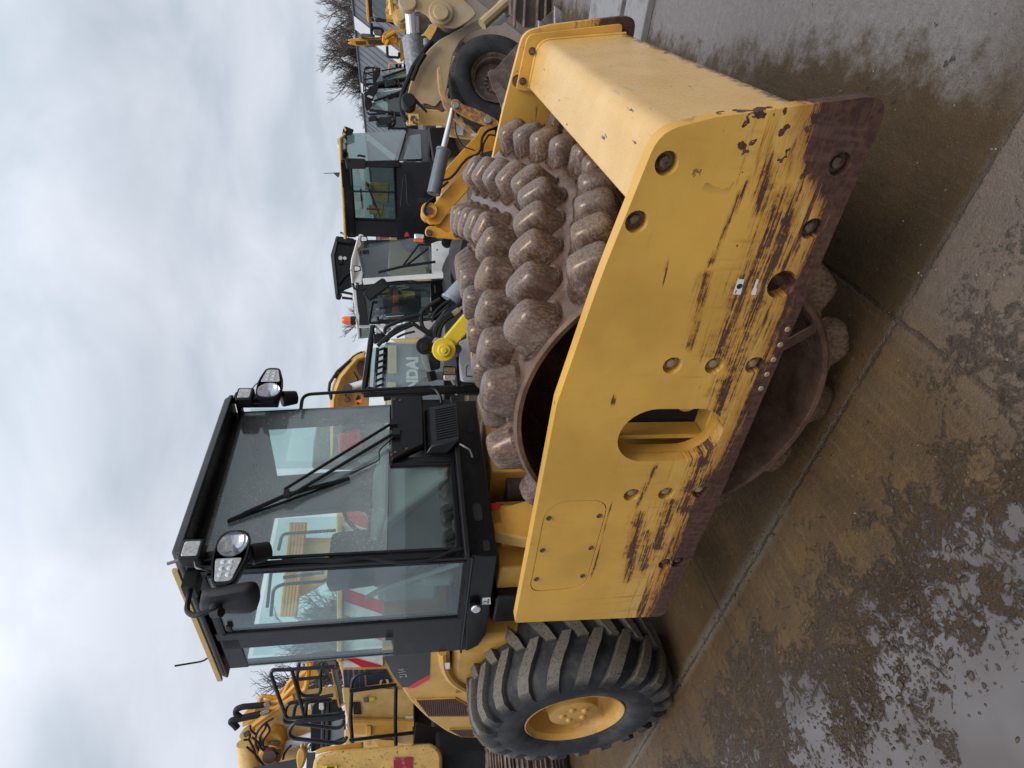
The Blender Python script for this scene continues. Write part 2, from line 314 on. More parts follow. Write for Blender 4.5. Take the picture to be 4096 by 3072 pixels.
class MB:
    def __init__(s): s.b = bmesh.new()
    def _add(s, vs, fs):
        v = [s.b.verts.new(p) for p in vs]
        for f in fs:
            try: s.b.faces.new([v[i] for i in f])
            except ValueError: pass
        return v
    def box(s, c, d, rz=0, M3=None):
        m = M3 or Matrix.Rotation(rz, 3, 'Z'); c = Vector(c); h = Vector(d) / 2
        vs = [c + m @ Vector((sx * h.x, sy * h.y, sz * h.z)) for sx in (-1, 1) for sy in (-1, 1) for sz in (-1, 1)]
        s._add(vs, [(0, 1, 3, 2), (4, 6, 7, 5), (0, 4, 5, 1), (2, 3, 7, 6), (0, 2, 6, 4), (1, 5, 7, 3)]); return s
    def hexa(s, lo, hi):
        """eight corners: four below, the same four above"""
        s._add(list(lo) + list(hi), [(3, 2, 1, 0), (4, 5, 6, 7), (0, 1, 5, 4), (1, 2, 6, 5), (2, 3, 7, 6), (3, 0, 4, 7)]); return s
    def prism(s, pts, a, b, ax='y'):
        f = {'y': lambda p, t: (p[0], t, p[1]), 'x': lambda p, t: (t, p[0], p[1]), 'z': lambda p, t: (p[0], p[1], t)}[ax]
        n = len(pts); vs = [f(p, a) for p in pts] + [f(p, b) for p in pts]
        s._add(vs, [tuple(range(n)), tuple(range(2 * n - 1, n - 1, -1))] + [(i, (i + 1) % n, (i + 1) % n + n, i + n) for i in range(n)]); return s
    def ring(s, loops, cap=True, closed=False):
        vs = []; n = len(loops[0]); fs = []
        for l in loops: vs += l
        k = len(loops)
        for i in range(k if closed else k - 1):
            for j in range(n):
                a, b = i * n + j, i * n + (j + 1) % n; c, d = ((i + 1) % k) * n + (j + 1) % n, ((i + 1) % k) * n + j
                fs.append((a, b, c, d))
        if cap and not closed: fs += [tuple(range(n - 1, -1, -1)), tuple(range((k - 1) * n, k * n))]
        s._add(vs, fs); return s
    def cyl(s, p, q, r, r2=None, n=14):
        p, q = Vector(p), Vector(q); d = (q - p).normalized(); u = d.orthogonal().normalized(); w = d.cross(u); r2 = r if r2 is None else r2
        s.ring([[p + (u * cos(t) + w * sin(t)) * r for t in [2 * pi * i / n for i in range(n)]], [q + (u * cos(t) + w * sin(t)) * r2 for t in [2 * pi * i / n for i in range(n)]]]); return s
    def tube(s, pts, r, n=8, bend=0.0, closed=False):
        P = [Vector(p) for p in pts]
        if bend:
            Q = [P[0]]
            for a, b, c in zip(P, P[1:], P[2:]):
                l = min(bend, (a - b).length * .48, (c - b).length * .48); s0 = b + (a - b).normalized() * l; s1 = b + (c - b).normalized() * l
                for i in range(6): t = i / 5; Q.append(s0 * (1 - t) ** 2 + b * 2 * t * (1 - t) + s1 * t * t)
            P = Q + [P[-1]]
        loops = []; u = None
        for i, p in enumerate(P):
            d = (P[min(i + 1, len(P) - 1)] - P[max(i - 1, 0)]).normalized()
            u = d.orthogonal().normalized() if u is None else (u - d * u.dot(d)).normalized()
            w = d.cross(u); rr = r(i / (len(P) - 1)) if callable(r) else r
            loops.append([p + (u * cos(2 * pi * j / n) + w * sin(2 * pi * j / n)) * rr for j in range(n)])
        s.ring(loops); return s
    def lathe(s, prof, n=48, o=(0, 0, 0), ax='y', cap=False):
        """prof: (distance along the axis, radius)"""
        o = Vector(o); loops = []
        for t, r in prof:
            l = []
            for i in range(n):
                a = 2 * pi * i / n
                l.append(o + Vector({'y': (r * cos(a), t, r * sin(a)), 'z': (r * cos(a), r * sin(a), t), 'x': (t, r * cos(a), r * sin(a))}[ax]))
            loops.append(l)
        s.ring(loops, cap); return s
    def fill(s, outer, holes, a, b, ax='y'):
        """flat plate with holes, thick from a to b along the axis"""
        f = {'y': lambda p, t: (p[0], t, p[1]), 'x': lambda p, t: (t, p[0], p[1])}[ax]
        t = bmesh.new(); L = []
        for lp in [outer] + holes:
            vs = [t.verts.new(f(p, a)) for p in lp]; L.append(len(vs))
            for i in range(len(vs)): t.edges.new((vs[i], vs[(i + 1) % len(vs)]))
        bmesh.ops.triangle_fill(t, use_beauty=True, use_dissolve=False, edges=t.edges[:])
        t.verts.index_update(); vs = [v.co.copy() for v in t.verts]; fs = [tuple(v.index for v in q.verts) for q in t.faces]; n = len(vs); t.free()
        k = {'y': 1, 'x': 0}[ax]; top = []
        for v in vs: q = v.copy(); q[k] = b; top.append(q)
        F = fs + [tuple(i + n for i in reversed(q)) for q in fs]; o = 0
        for l in L:
            F += [(o + i, o + (i + 1) % l, o + (i + 1) % l + n, o + i + n) for i in range(l)]; o += l
        s._add(vs + top, F); return s
    def build(s, name, mat, parent=None, smooth=False, bevel=0, seg=2, rear=False, angle=35):
        if name in SPLIT:                       # loose pieces become parts of their own
            left = set(s.b.verts); isl = []
            while left:
                st = [left.pop()]; g = set(st)
                while st:
                    for e in st.pop().link_edges:
                        for w in e.verts:
                            if w in left: left.discard(w); g.add(w); st.append(w)
                isl.append(g)
            if len(isl) > 1:
                isl.sort(key=lambda g: tuple(sum((v.co for v in g), Vector()) / len(g))); o = None
                for g in isl:
                    t = MB(); mp = {v: t.b.verts.new(v.co) for v in g}
                    for f in s.b.faces:
                        if f.verts[0] in g: t.b.faces.new([mp[v] for v in f.verts])
                    q = t.build(SPLIT[name] or name, mat, parent, smooth, bevel, seg, rear, angle) if (SPLIT[name] or name) not in SPLIT else t.build1(SPLIT[name] or name, mat, parent, smooth, bevel, seg, rear, angle)
                    o = o or q
                s.b.free(); return o
            name = SPLIT[name] or name
        return s.build1(name, mat, parent, smooth, bevel, seg, rear, angle)
    def build1(s, name, mat, parent=None, smooth=False, bevel=0, seg=2, rear=False, angle=35):
        bmesh.ops.recalc_face_normals(s.b, faces=s.b.faces[:])
        me = bpy.data.meshes.new(name); s.b.to_mesh(me); s.b.free(); me.materials.append(mat)
        o = bpy.data.objects.new(name, me); COL.objects.link(o)
        if bevel:
            md = o.modifiers.new('bevel', 'BEVEL'); md.width = bevel; md.segments = seg; md.limit_method = 'ANGLE'; md.angle_limit = R(40); md.harden_normals = False
        if smooth or bevel:
            for p in me.polygons: p.use_smooth = True
            me.set_sharp_from_angle(angle=R(angle))
        if parent: o.parent = parent
        if rear: rearize(o)
        return o
ART = R(-4.034)
def rearize(o):
    o.location = (-1.5 + 1.5 * cos(ART), 1.5 * sin(ART) * -1 * -1, 0); o.rotation_euler = (0, 0, ART)
def thing(name, label, cat, loc=(0, 0, 0), rz=0, group=None):
    o = bpy.data.objects.new(name, None); COL.objects.link(o); o.location = loc; o.rotation_euler = (0, 0, rz); o.empty_display_size = .3
    tag(o, label, cat, group); return o
def tag(o, label, cat, group=None):
    o['label'] = label; o['category'] = cat
    if group: o['group'] = group
    return o
def struct(o): o['kind'] = 'structure'; return o
def rrect(x0, x1, y0, y1, r, n=6):
    p = []
    for cx, cy, a0 in ((x1 - r, y1 - r, 0), (x0 + r, y1 - r, 90), (x0 + r, y0 + r, 180), (x1 - r, y0 + r, 270)):
        for i in range(n + 1): a = R(a0 + 90 * i / n); p.append((cx + r * cos(a), cy + r * sin(a)))
    return p
def rpoly(pts, r, n=5):
    out = []; k = len(pts)
    for i in range(k):
        a, b, c = Vector(pts[i - 1]), Vector(pts[i]), Vector(pts[(i + 1) % k]); rr = r[i] if isinstance(r, (list, tuple)) else r
        if rr <= 0: out.append(tuple(b)); continue
        l = min(rr, (a - b).length * .48, (c - b).length * .48); p = b + (a - b).normalized() * l; q = b + (c - b).normalized() * l
        for j in range(n + 1): t = j / n; out.append(tuple(p * (1 - t) ** 2 + b * 2 * t * (1 - t) + q * t * t))
    return out
def circ(x, y, r, n=20): return [(x + r * cos(2 * pi * i / n), y + r * sin(2 * pi * i / n)) for i in range(n)]
def text(name, body, size, mat, parent, mtx, ext=.001, rear=False, off=0.):
    c = bpy.data.curves.new('t', 'FONT'); c.body = body; c.size = size; c.extrude = ext; c.align_x = 'CENTER'; c.align_y = 'CENTER'; c.offset = off
    t = bpy.data.objects.new('t', c); COL.objects.link(t); me = bpy.data.meshes.new_from_object(t.evaluated_get(bpy.context.evaluated_depsgraph_get()))
    bpy.data.objects.remove(t); me.transform(mtx); me.materials.clear(); me.materials.append(mat)
    o = bpy.data.objects.new(name, me); COL.objects.link(o)
    if parent: o.parent = parent
    if rear: rearize(o)
    return o
# ================================================================== ground
def ground_mat():
    s = NT('wet_concrete_yard'); x, y, z = s.xyz()
    n1 = s.noise(.9, 6, .6); n2 = s.noise(4.5, 7, .65); n3 = s.noise(26, 6, .7); n4 = s.noise(140, 4, .7)
    brush = s.noise(1.0, 6, .7, s.mapv((34, 3, 1)))          # broom and drag marks
    base = s.ramp(n1, (.3, (.054, .032, .015)), (.5, (.082, .049, .022)), (.72, (.105, .072, .042)))
    base = s.mix(s.math('MULTIPLY', s.step(n2, .45, .7), .6), base, (.125, .072, .025))
    base = s.mix(s.math('MULTIPLY', s.step(brush, .5, .66), .42), base, (.14, .090, .042))
    base = s.mix(s.math('MULTIPLY', s.step(s.noise(1.0, 5, .7, s.mapv((20, 2.2, 1), (4, 1, 0))), .56, .68), .4), base, (.045, .03, .018))
    yj = s.math('MULTIPLY_ADD', x, .055, s.math('ADD', y, 1.06))
    edge_ = s.step(y, -.3, 1.2, 1.28, 1.06)
    grey = s.math('MULTIPLY', s.step(s.math('SUBTRACT', s.math('MULTIPLY_ADD', n2, .55, s.math('MULTIPLY_ADD', n3, .2, x)), edge_), .30, .50), s.step(y, -1.35, -.65))  # grazing sky reflection on the right painted in as grey base colour
    ga = s.math('MULTIPLY', s.step(yj, .04, -.04), s.step(x, .25, .7)); grey = s.math('MAXIMUM', grey, s.math('MULTIPLY', ga, .38))
    dark = s.math('MULTIPLY', s.step(yj, -.01, .02), s.step(x, .44, .47))           # darker, duller slab under the drum
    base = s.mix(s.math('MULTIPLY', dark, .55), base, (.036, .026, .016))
    base = s.mix(s.math('MULTIPLY', grey, .85), base, s.ramp(s.math('MULTIPLY_ADD', n4, .4, s.math('MULTIPLY', n3, .6)), (.3, (.125, .112, .108)), (.7, (.235, .215, .212))))
    base = s.mix(s.math('MULTIPLY', s.step(n4, .60, .68), .35), base, (.27, .24, .2))
    base = s.mix(s.math('MULTIPLY', s.step(n4, .42, .34), .55), base, (.025, .018, .012))
    pits = s.math('MULTIPLY', s.step(s.noise(11, 5, .65, s.mapv((1, 1, 1), (2, 7, 0))), .655, .69), .8); base = s.mix(pits, base, (.026, .019, .014))
    # slab joints
    jn = s.math('MULTIPLY_ADD', n3, .05, -.025)
    ya = s.math('ADD', s.math('MULTIPLY_ADD', x, -.055, -1.06), jn)
    d = s.math('ABSOLUTE', s.math('SUBTRACT', y, ya))
    J = s.step(d, .016, .004)
    wide = s.math('MULTIPLY', s.step(d, .07, .02), s.step(x, -.4, -.9))
    xm = s.math('ADD', s.math('ABSOLUTE', s.math('SUBTRACT', s.math('FRACT', s.math('MULTIPLY_ADD', x, 1 / 2.085, .2755)), .5)), s.math('MULTIPLY', jn, .4))
    J2 = s.step(xm, .007, .002)
    ym = s.math('ABSOLUTE', s.math('SUBTRACT', s.math('FRACT', s.math('MULTIPLY_ADD', y, 1 / 4.2, .5 + 1.06 / 4.2 + .5)), .5))
    J = s.math('MAXIMUM', J, J2)
    base = s.mix(s.math('MULTIPLY', wide, .5), base, (.16, .14, .11))
    J = s.math('MULTIPLY', J, s.step(n2, .30, .55))
    base = s.mix(s.math('MULTIPLY', J, .55), base, (.03, .022, .015))
    # standing water in the near corner, film of water elsewhere
    pv = s.math('ADD', y, s.math('MULTIPLY', x, .10))
    lump = s.noise(10, 8, .75, None, .6); broad = s.noise(1.9, 3); lump2 = s.noise(34, 5, .7, None, .4)
    wet = s.math('MULTIPLY_ADD', s.math('SUBTRACT', broad, .5), 1.3, s.math('MULTIPLY_ADD', s.math('SUBTRACT', lump, .5), 1.5, s.math('MULTIPLY_ADD', pv, -.85, -1.86 * .85)))
    wet = s.math('MULTIPLY_ADD', s.math('SUBTRACT', lump2, .5), .75, wet)
    pud = s.step(wet, -.06, .12)
    shore = s.math('MULTIPLY', s.step(wet, -.36, -.04), s.math('SUBTRACT', 1, pud))
    right = s.math('MULTIPLY', s.step(s.math('MULTIPLY_ADD', n2, .6, x), 1.3, 1.75), s.step(n3, .35, .6))
    base = s.mix(s.math('MULTIPLY', shore, s.step(lump2, .4, .6)), base, (.05, .034, .024))
    base = s.mix(s.math('MULTIPLY', shore, s.math('MULTIPLY', s.step(lump2, .56, .66), .6)), base, (.24, .20, .17))
    base = s.mix(pud, base, s.mix(s.step(broad, .35, .65), (.08, .067, .061), (.115, .102, .102)))
    rough = s.math('MULTIPLY_ADD', n3, .30, .22)
    rough = s.math('ADD', rough, s.math('MULTIPLY', right, -.12))
    rough = s.math('MULTIPLY_ADD', shore, -.22, rough)
    r2 = s.n('ShaderNodeMix', data_type='FLOAT'); s.put(r2.inputs[0], pud); s.put(r2.inputs[2], rough); s.put(r2.inputs[3], .13)
    h = s.math('ADD', s.math('MULTIPLY', n3, .9), s.math('MULTIPLY', n4, .35))
    h = s.math('ADD', h, s.math('MULTIPLY', shore, s.math('MULTIPLY_ADD', lump2, 2.2, s.math('MULTIPLY', lump, 2.4))))
    h = s.math('SUBTRACT', h, s.math('MULTIPLY', J, 1.2))
    h = s.math('MULTIPLY', h, s.math('SUBTRACT', 1.0, s.math('MULTIPLY', pud, .985)))
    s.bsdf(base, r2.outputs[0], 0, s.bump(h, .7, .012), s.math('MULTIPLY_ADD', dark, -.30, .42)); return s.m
M['ground'] = ground_mat()
g = bmesh.new(); bmesh.ops.create_circle(g, cap_ends=True, segments=64, radius=300); me = bpy.data.meshes.new('ground'); g.to_mesh(me); g.free(); me.materials.append(M['ground'])
go = bpy.data.objects.new('ground', me); COL.objects.link(go); struct(go)

# loose grit and small stones scattered over the yard
def grit(name, n, reg, r0, r1, mat, seed):
    rn = random.Random(seed); b = bmesh.new()
    for i in range(n):
        x, y = reg(rn); r = rn.uniform(r0, r1) * (1 if rn.random() < .9 else 1.8)
        v = bmesh.ops.create_icosphere(b, subdivisions=1, radius=r)['verts']; q = Matrix.Rotation(rn.uniform(0, 6), 3, 'Z') @ Matrix.Diagonal((rn.uniform(.7, 1.4), rn.uniform(.6, 1.1), rn.uniform(.35, .7)))
        for p in v: p.co = q @ (p.co * rn.uniform(.75, 1.2)) + Vector((x, y, r * .15))
    me = bpy.data.meshes.new(name); b.to_mesh(me); b.free(); me.materials.append(mat)
    o = bpy.data.objects.new(name, me); COL.objects.link(o); o['kind'] = 'stuff'; return o
M['grit'] = paint('wet_grit', (.085, .066, .05), .4, var=.6, scale=14, dirt=(.3, .26, .22), damt=.5, dscale=12)
M['clod'] = paint('wet_mud', (.045, .03, .02), .45, var=.5, scale=20, bump=.4)
grit('gravel', 1500, lambda r: (r.uniform(-3.2, 2.4), r.uniform(-2.6, 3.2)), .0015, .0045, M['grit'], 3)
grit('mud_crumbs', 900, lambda r: (r.gauss(-.75, .55), -1.62 - .12 * abs(r.gauss(0, 1.0)) - r.random() * .35), .003, .010, M['clod'], 5)
grit('joint_crumbs', 110, lambda r: (lambda x: (x, -1.06 - .055 * x + r.gauss(0, .03)))(r.uniform(-2.6, .3)), .003, .008, M['clod'], 8)
# ================================================================== the roller
RL = thing('padfoot_roller', 'big yellow padfoot roller with black glazed cab and rusty studded drum, filling the foreground', 'road roller')
ZD = .79; RD = .666
# ---- drum
d = MB()
prof = [(-.55, .05), (-.55, RD - .06), (-.60, RD - .035), (-.9, RD - .034), (-1.05, RD - .034), (-1.058, RD - .030), (-1.06, RD - .012), (-1.05, RD)]
prof = prof + [(y, RD) for y in (-.9, -.6, -.3, 0, .3, .6, .9)] + [(-a, r) for a, r in prof[::-1]]
d.lathe(prof, 96, (0, 0, ZD), 'y', True)
drum = d.build('drum', M['drum'], RL, True, angle=30)
s = MB()                                                       # welded scraper seams on the drum end
s.box((.33, -1.02, ZD - .43), (.05, .02, .3), M3=Matrix.Rotation(R(-38), 3, 'Y')); s.build('weld_rib', M['drum'], drum, bevel=.005)
def pad_bm():
    b = MB(); loops = []
    for h, lx, ly, e in ((-.03, .122, .091, 2.9), (.0, .116, .086, 2.9), (.03, .107, .079, 3.), (.06, .098, .072, 3.1), (.085, .090, .066, 3.2), (.103, .083, .060, 3.3), (.114, .074, .053, 3.2), (.121, .060, .042, 3.), (.1245, .038, .027, 2.6), (.1255, .014, .010, 2.2)):
        l = []
        for i in range(24):
            t = 2 * pi * i / 24; c, q = cos(t), sin(t)
            l.append(Vector((lx * math.copysign(abs(c) ** (2 / e), c), ly * math.copysign(abs(q) ** (2 / e), q), h)))
        loops.append(l)
    # weld fillet round the foot
    l0 = [Vector((p.x * 1.07, p.y * 1.10, -.03)) for p in loops[0]]; l1 = [Vector((p.x * 1.045, p.y * 1.05, .006)) for p in loops[0]]
    b.ring([l0, l1] + loops[1:]); return b
pad0 = pad_bm().build('pad', M['pad'], drum, True, angle=60)
APEX, CHEV = 38.0, 25.5
rest = bmesh.new(); npad = 0
vis = sorted(range(14), key=lambda k: abs(((APEX + k * 360 / 14) - 75 + 180) % 360 - 180))[:10]
for k in range(14):
    for j in range(10):
        y = -.945 + .21 * j
        th = R(APEX + k * 360 / 14 + CHEV * abs(y))
        m = Matrix.Translation((RD * cos(th), y, ZD + RD * sin(th))) @ Matrix.Rotation(pi / 2 - th, 4, 'Y') @ Matrix.Rotation(R(-9 if y < 0 else 9), 4, 'Z')
        deg = math.degrees(th) % 360
        if k in vis:
            o = pad0 if npad == 0 else pad0.copy()
            if npad: COL.objects.link(o)
            o.matrix_local = m; npad += 1
        else:
            t = bmesh.new(); t.from_mesh(pad0.data); t.transform(m); me = bpy.data.meshes.new('x'); t.to_mesh(me); t.free(); rest.from_mesh(me); bpy.data.meshes.remove(me)
me = bpy.data.meshes.new('pads'); rest.to_mesh(me); rest.free(); me.materials.append(M['pad'])
for p in me.polygons: p.use_smooth = True
o = bpy.data.objects.new('pads', me); COL.objects.link(o); o.parent = drum; o['kind'] = 'stuff'

# ---- frame: side plates
YP = 1.193; TP = .055
outline = rpoly([(-1.215, 1.343), (.15, 1.336), (.30, 1.316), (.65, 1.270), (1.105, 1.186), (1.155, 1.03), (1.205, .78), (1.255, .515), (.86, .515), (-.42, .517), (-1.255, .546)], [.012, 0, .2, .1, .06, 0, 0, .085, 0, .1, .05])
oval = []
ox, oz0, oz1, orr = -.014, .765, .93, .135
for i in range(17): a = R(180 * i / 16); oval.append((ox + orr * cos(a), oz1 + orr * sin(a)))
for i in range(17): a = R(180 + 180 * i / 16); oval.append((ox + orr * cos(a), oz0 + orr * sin(a)))
BOLT = [(1.021, 1.142), (.844, 1.192), (1.054, .593), (.85, .598), (.32, .932), (.32, .768), (.324, .608), (-.341, .934), (-.34, .779), (-.336, .624), (-.819, .655), (-.813, .591)]
def rot(p, q, a): return [(q[0] + (x - q[0]) * cos(a) - (z - q[1]) * sin(a), q[1] + (x - q[0]) * sin(a) + (z - q[1]) * cos(a)) for x, z in p]
panel = rpoly([(-.975, 1.302), (-.965, 1.026), (-.80, 1.026), (-.362, 1.026), (-.362, 1.245), (-.43, 1.302)], [.07, .1, 0, .09, .06, .07])
big_hole = circ(.652, .627, .052, 24)
for sgn, nm in ((-1, 0), (1, 1)):
    p = MB()
    holes = [oval, big_hole] + [circ(x, z, .036, 18) for x, z in BOLT]
    if sgn < 0: holes.append(panel)
    p.fill(outline, holes, sgn * (YP - TP), sgn * YP)
    sp = p.build('side_plate', M['plate'], RL, bevel=.006, seg=2)
    for i, (x, z) in enumerate(BOLT):
        b = MB(); y0 = sgn * (YP - .033)
        b.cyl((x, y0 + sgn * -.02, z), (x, y0, z), .040, n=20)
        b.cyl((x, y0, z), (x, y0 + sgn * .006, z), .0285, n=20)
        b.ring([[Vector((x + .019 * cos(R(60 * k + i * 17)), y0 + sgn * t, z + .019 * sin(R(60 * k + i * 17)))) for k in range(6)] for t in (.006, .020)])
        b.cyl((x, y0 + sgn * .020, z), (x, y0 + sgn * .0225, z), .016, .011, n=14)
        b.build('bolt', M['boltrust'] if i in (0, 1, 2, 3, 10, 11) else M['boltyel'], sp, bevel=.0015, seg=1)
    if sgn < 0:
        q = MB(); cx, cz = -.67, 1.164
        q.prism([(cx + (x - cx) * .988, cz + (z - cz) * .982) for x, z in panel], -YP + .0015, -YP + .02)
        ap = q.build('access_panel', M['plate'], sp, bevel=.0015, seg=1)
        q = MB(); q.prism(panel, -YP + .03, -YP + .034); q.build('panel_recess', M['darkgap'], sp)
        for x, z in ((-.463, 1.279), (-.462, 1.055), (-.672, 1.278), (-.673, 1.053), (-.877, 1.279), (-.873, 1.057)):
            q = MB(); q.lathe([(-YP - .001, .001), (-YP - .001, .006), (-YP - .004, .011), (-YP + .0, .0125)], 14, (x, 0, z)); q.build('panel_screw', M['rustdark'], sp, True)
        for x, z in ((.479, .525), (.414, .528), (.349, .53), (.283, .531), (.217, .531)):
            q = MB(); q.cyl((x, -YP - .003, z + .01), (x, -YP + .02, z + .01), .0115, n=12); q.build('plug', M['boltyel'], sp, bevel=.003)
        # two torn remnants of a white sticker
        q = MB(); q.prism([(.612, .793), (.668, .794), (.667, .772), (.611, .766)], -YP - .0012, -YP); q.build('torn_sticker', M['sticker'], sp)
        q = MB(); q.prism([(.612, .726), (.669, .727), (.668, .719), (.640, .719), (.634, .713), (.612, .711)], -YP - .0012, -YP); q.build('torn_sticker', M['sticker'], sp)
        q = MB(); q.prism(circ(.642, .781, .010, 16), -YP - .0018, -YP - .0012); q.prism([(.616, .786), (.628, .786), (.628, .789), (.616, .789)], -YP - .0018, -YP - .0012); q.build('sticker_print', M['print'], sp)
    # rim inside the oval opening, with the yellow drum mount behind it
    k = MB(); c = [(x, z) for x, z in oval]
    k.ring([[Vector((ox + (x - ox) * f, sgn * t, .8475 + (z - .8475) * f)) for x, z in c] for f, t in ((1.0, YP - TP + .002), (1.0, YP - TP - .05), (1.1, YP - TP - .05), (1.1, YP - TP + .0))], cap=False, closed=True)
    k.build('opening_rim', M['yellow'], sp, True, angle=40)
    k = MB(); k.prism([(-.40, .60), (.02, .60), (.10, .80), (.10, .95), (.02, 1.16), (-.40, 1.16)], sgn * .95, sgn * .965)
    k.box((-.105, sgn * 1.05, .87), (.022, .09, .46)); k.box((.02, sgn * 1.04, .62), (.4, .10, .04))
    k.build('drum_mount', M['yellow'], sp, bevel=.006)
    k = MB(); k.cyl((.045, sgn * 1.0, .735), (.045, sgn * 1.06, .735), .05, .045); k.cyl((.045, sgn * 1.06, .735), (.045, sgn * 1.075, .735), .03); k.build('rubber_mount', M['yellow'], sp, bevel=.004)
    k = MB(); k.cyl((0, sgn * .76, ZD), (0, sgn * 1.0, ZD), .2, n=24); k.build('drum_axle', M['darkgap'], sp, True)
# ---- front cross beam, bent from one plate, and its bolted flanges
bp = [(.805, .60), (.805, 1.10)] + rpoly([(.815, 1.123), (1.072, 1.098), (1.155, .575)], [0, .075, 0], 8)[0:1] + rpoly([(.815, 1.123), (1.072, 1.098), (1.155, .575)], [.0, .075, .0], 8)[1:]
b = MB(); b.prism(bp, -YP + TP + .002, YP - TP - .002); cb = b.build('cross_beam', M['beam'], RL, bevel=.006, seg=3)
fl = rpoly([(.795, 1.203), (1.098, 1.166), (1.205, .60), (.80, .60)], [.03, .045, .03, .03])
for sgn in (-1, 1):
    b = MB(); b.prism(fl, sgn * (YP - TP - .022), sgn * (YP - TP - .001)); f = b.build('beam_flange', M['yellow'], cb, bevel=.003)
    # weld bead along the beam
    b = MB(); b.tube([(x, sgn * (YP - TP - .03), z) for x, z in bp[1:]], .011, 6); b.build('weld_bead', M['yellow'], cb, True)
    for x, z in ((1.014, 1.128), (.848, 1.166)):
        b = MB(); y0 = sgn * (YP - TP - .022)
        b.cyl((x, y0, z), (x, y0 - sgn * .005, z), .022, n=16); b.ring([[Vector((x + .017 * cos(R(60 * k)), y0 - sgn * t, z + .017 * sin(R(60 * k)))) for k in range(6)] for t in (.005, .02)]); b.cyl((x, y0 - sgn * .02, z), (x, y0 - sgn * .035, z), .010, n=10)
        b.build('nut', M['rustdark'], cb, bevel=.001, seg=1)
b = MB(); b.box((-1.12, 0, .86), (.18, 2 * (YP - TP) - .004, .5)); b.build('rear_cross_beam', M['yellow'], RL, bevel=.02)
b = MB(); b.box((-1.35, 0, .85), (.42, .30, .34)); b.cyl((-1.5, 0, .55), (-1.5, 0, 1.2), .11, n=20); b.build('articulation_joint', M['rustdark'], RL, bevel=.01)
b = MB()
for sg in (-1, 1): b.cyl((-1.2, sg * .36, .8), (-1.85, sg * .46, .8), .045)
b.build('steering_cylinder', M['steel'], RL, True)

# ---- rear frame, everything below turned with the articulated joint
def rb(mb, name, mat, bevel=0, smooth=False, parent=None, seg=2):
    return mb.build(name, mat, parent or RL, smooth, bevel, seg, rear=parent is None)
XF, YN, YF = -1.221, -.715, .60                   # front face of the cab, its right and left sides
b = MB(); b.box((-2.45, 0, .80), (1.9, .72, .42)); b.box((-1.75, -.45, 1.18), (.5, .34, .26)); b.box((-1.62, .3, 1.16), (.6, .6, .3)); rb(b, 'chassis', M['yellow'], .015)
b = MB(); b.box((-1.52, -.30, 1.12), (.10, .34, .34)); b.hexa([(-1.40, -.62, .95), (-1.30, -.62, .95), (-1.30, -.22, .95), (-1.40, -.22, .95)], [(-1.40, -.50, 1.36), (-1.30, -.50, 1.36), (-1.30, -.34, 1.36), (-1.40, -.34, 1.36)])
b.box((-1.34, -.36, 1.17), (.04, .16, .40)); b.box((-1.35, .18, 1.1), (.04, .14, .4)); rb(b, 'cab_bracket', M['yellow'], .012)
b = MB(); b.box((-1.325, -.36, 1.32), (.05, .165, .06)); rb(b, 'bracket_cap', M['red'], .006)
b = MB(); b.tube([(-1.36, -.30, 1.28), (-1.40, -.40, 1.12), (-1.52, -.58, 1.06), (-1.7, -.62, 1.05)], .022, 8, .1); b.tube([(-1.36, -.26, 1.28), (-1.4, -.35, 1.10), (-1.5, -.5, 1.02), (-1.7, -.55, 1.0)], .016, 8, .1); rb(b, 'hydraulic_hose', M['rubber'], smooth=True)
b = MB(); b.box((-1.86, -.58, 1.19), (.30, .22, .27)); rb(b, 'step_box', M['black'], .02)
b = MB(); b.box((-1.75, -.50, .92), (.10, .4, .30)); b.box((-1.75, .5, .92), (.10, .4, .30)); rb(b, 'cab_mount', M['darkgap'], .01)
# cab floor tub
zb, zs = 1.362, 1.50
b = MB(); b.prism([(XF, zb), (XF, zs + .06), (-2.295, 1.475), (-2.295, 1.455), (-2.235, 1.39), (-2.10, 1.352)], YN, YF); tub = rb(b, 'cab_floor', M['black'], .008)
b = MB(); b.prism(rrect(YN + .24, YN + .37, 1.42, 1.475, .025), XF + .001, XF + .004, 'x'); b.prism(rrect(YN + .03, YN + .10, 1.40, 1.44, .012), XF + .001, XF + .004, 'x'); b.prism(rrect(YN + .98, YN + 1.10, 1.40, 1.46, .025), XF + .001, XF + .004, 'x'); rb(b, 'hand_hole', M['darkgap'])
# trim ledge between the tub and the windows
b = MB(); b.box((XF + .012, (YN + YF) / 2, 1.535), (.05, YF - YN + .01, .03)); b.box(((XF - 2.295) / 2, YN - .004, 1.505), (1.07, .03, .014)); rb(b, 'sill_ledge', M['plastic'], .006)
ZT = 2.955
b = MB()   # pillars and rails: one welded frame
def post(x0, y0, z0, x1, y1, z1, wx, wy): b.hexa([(x0 - wx / 2, y0 - wy / 2, z0), (x0 + wx / 2, y0 - wy / 2, z0), (x0 + wx / 2, y0 + wy / 2, z0), (x0 - wx / 2, y0 + wy / 2, z0)], [(x1 - wx / 2, y1 - wy / 2, z1), (x1 + wx / 2, y1 - wy / 2, z1), (x1 + wx / 2, y1 + wy / 2, z1), (x1 - wx / 2, y1 + wy / 2, z1)])
post(XF - .025, YN + .025, 1.5, XF - .025, YN + .02, ZT, .05, .05)
post(XF - .025, YF - .02, 1.5, XF - .025, .49, ZT, .04, .035)
post(-1.905, YN + .028, 1.47, -1.905, YN + .028, ZT + .01, .085, .05)
post(-2.275, YF - .03, 1.47, -2.275, .47, ZT, .05, .05); post(-1.905, YF - .02, 1.47, -1.905, .48, ZT, .07, .04)
post(-2.275, YN + .03, 1.47, -2.275, YN + .03, ZT, .03, .04)
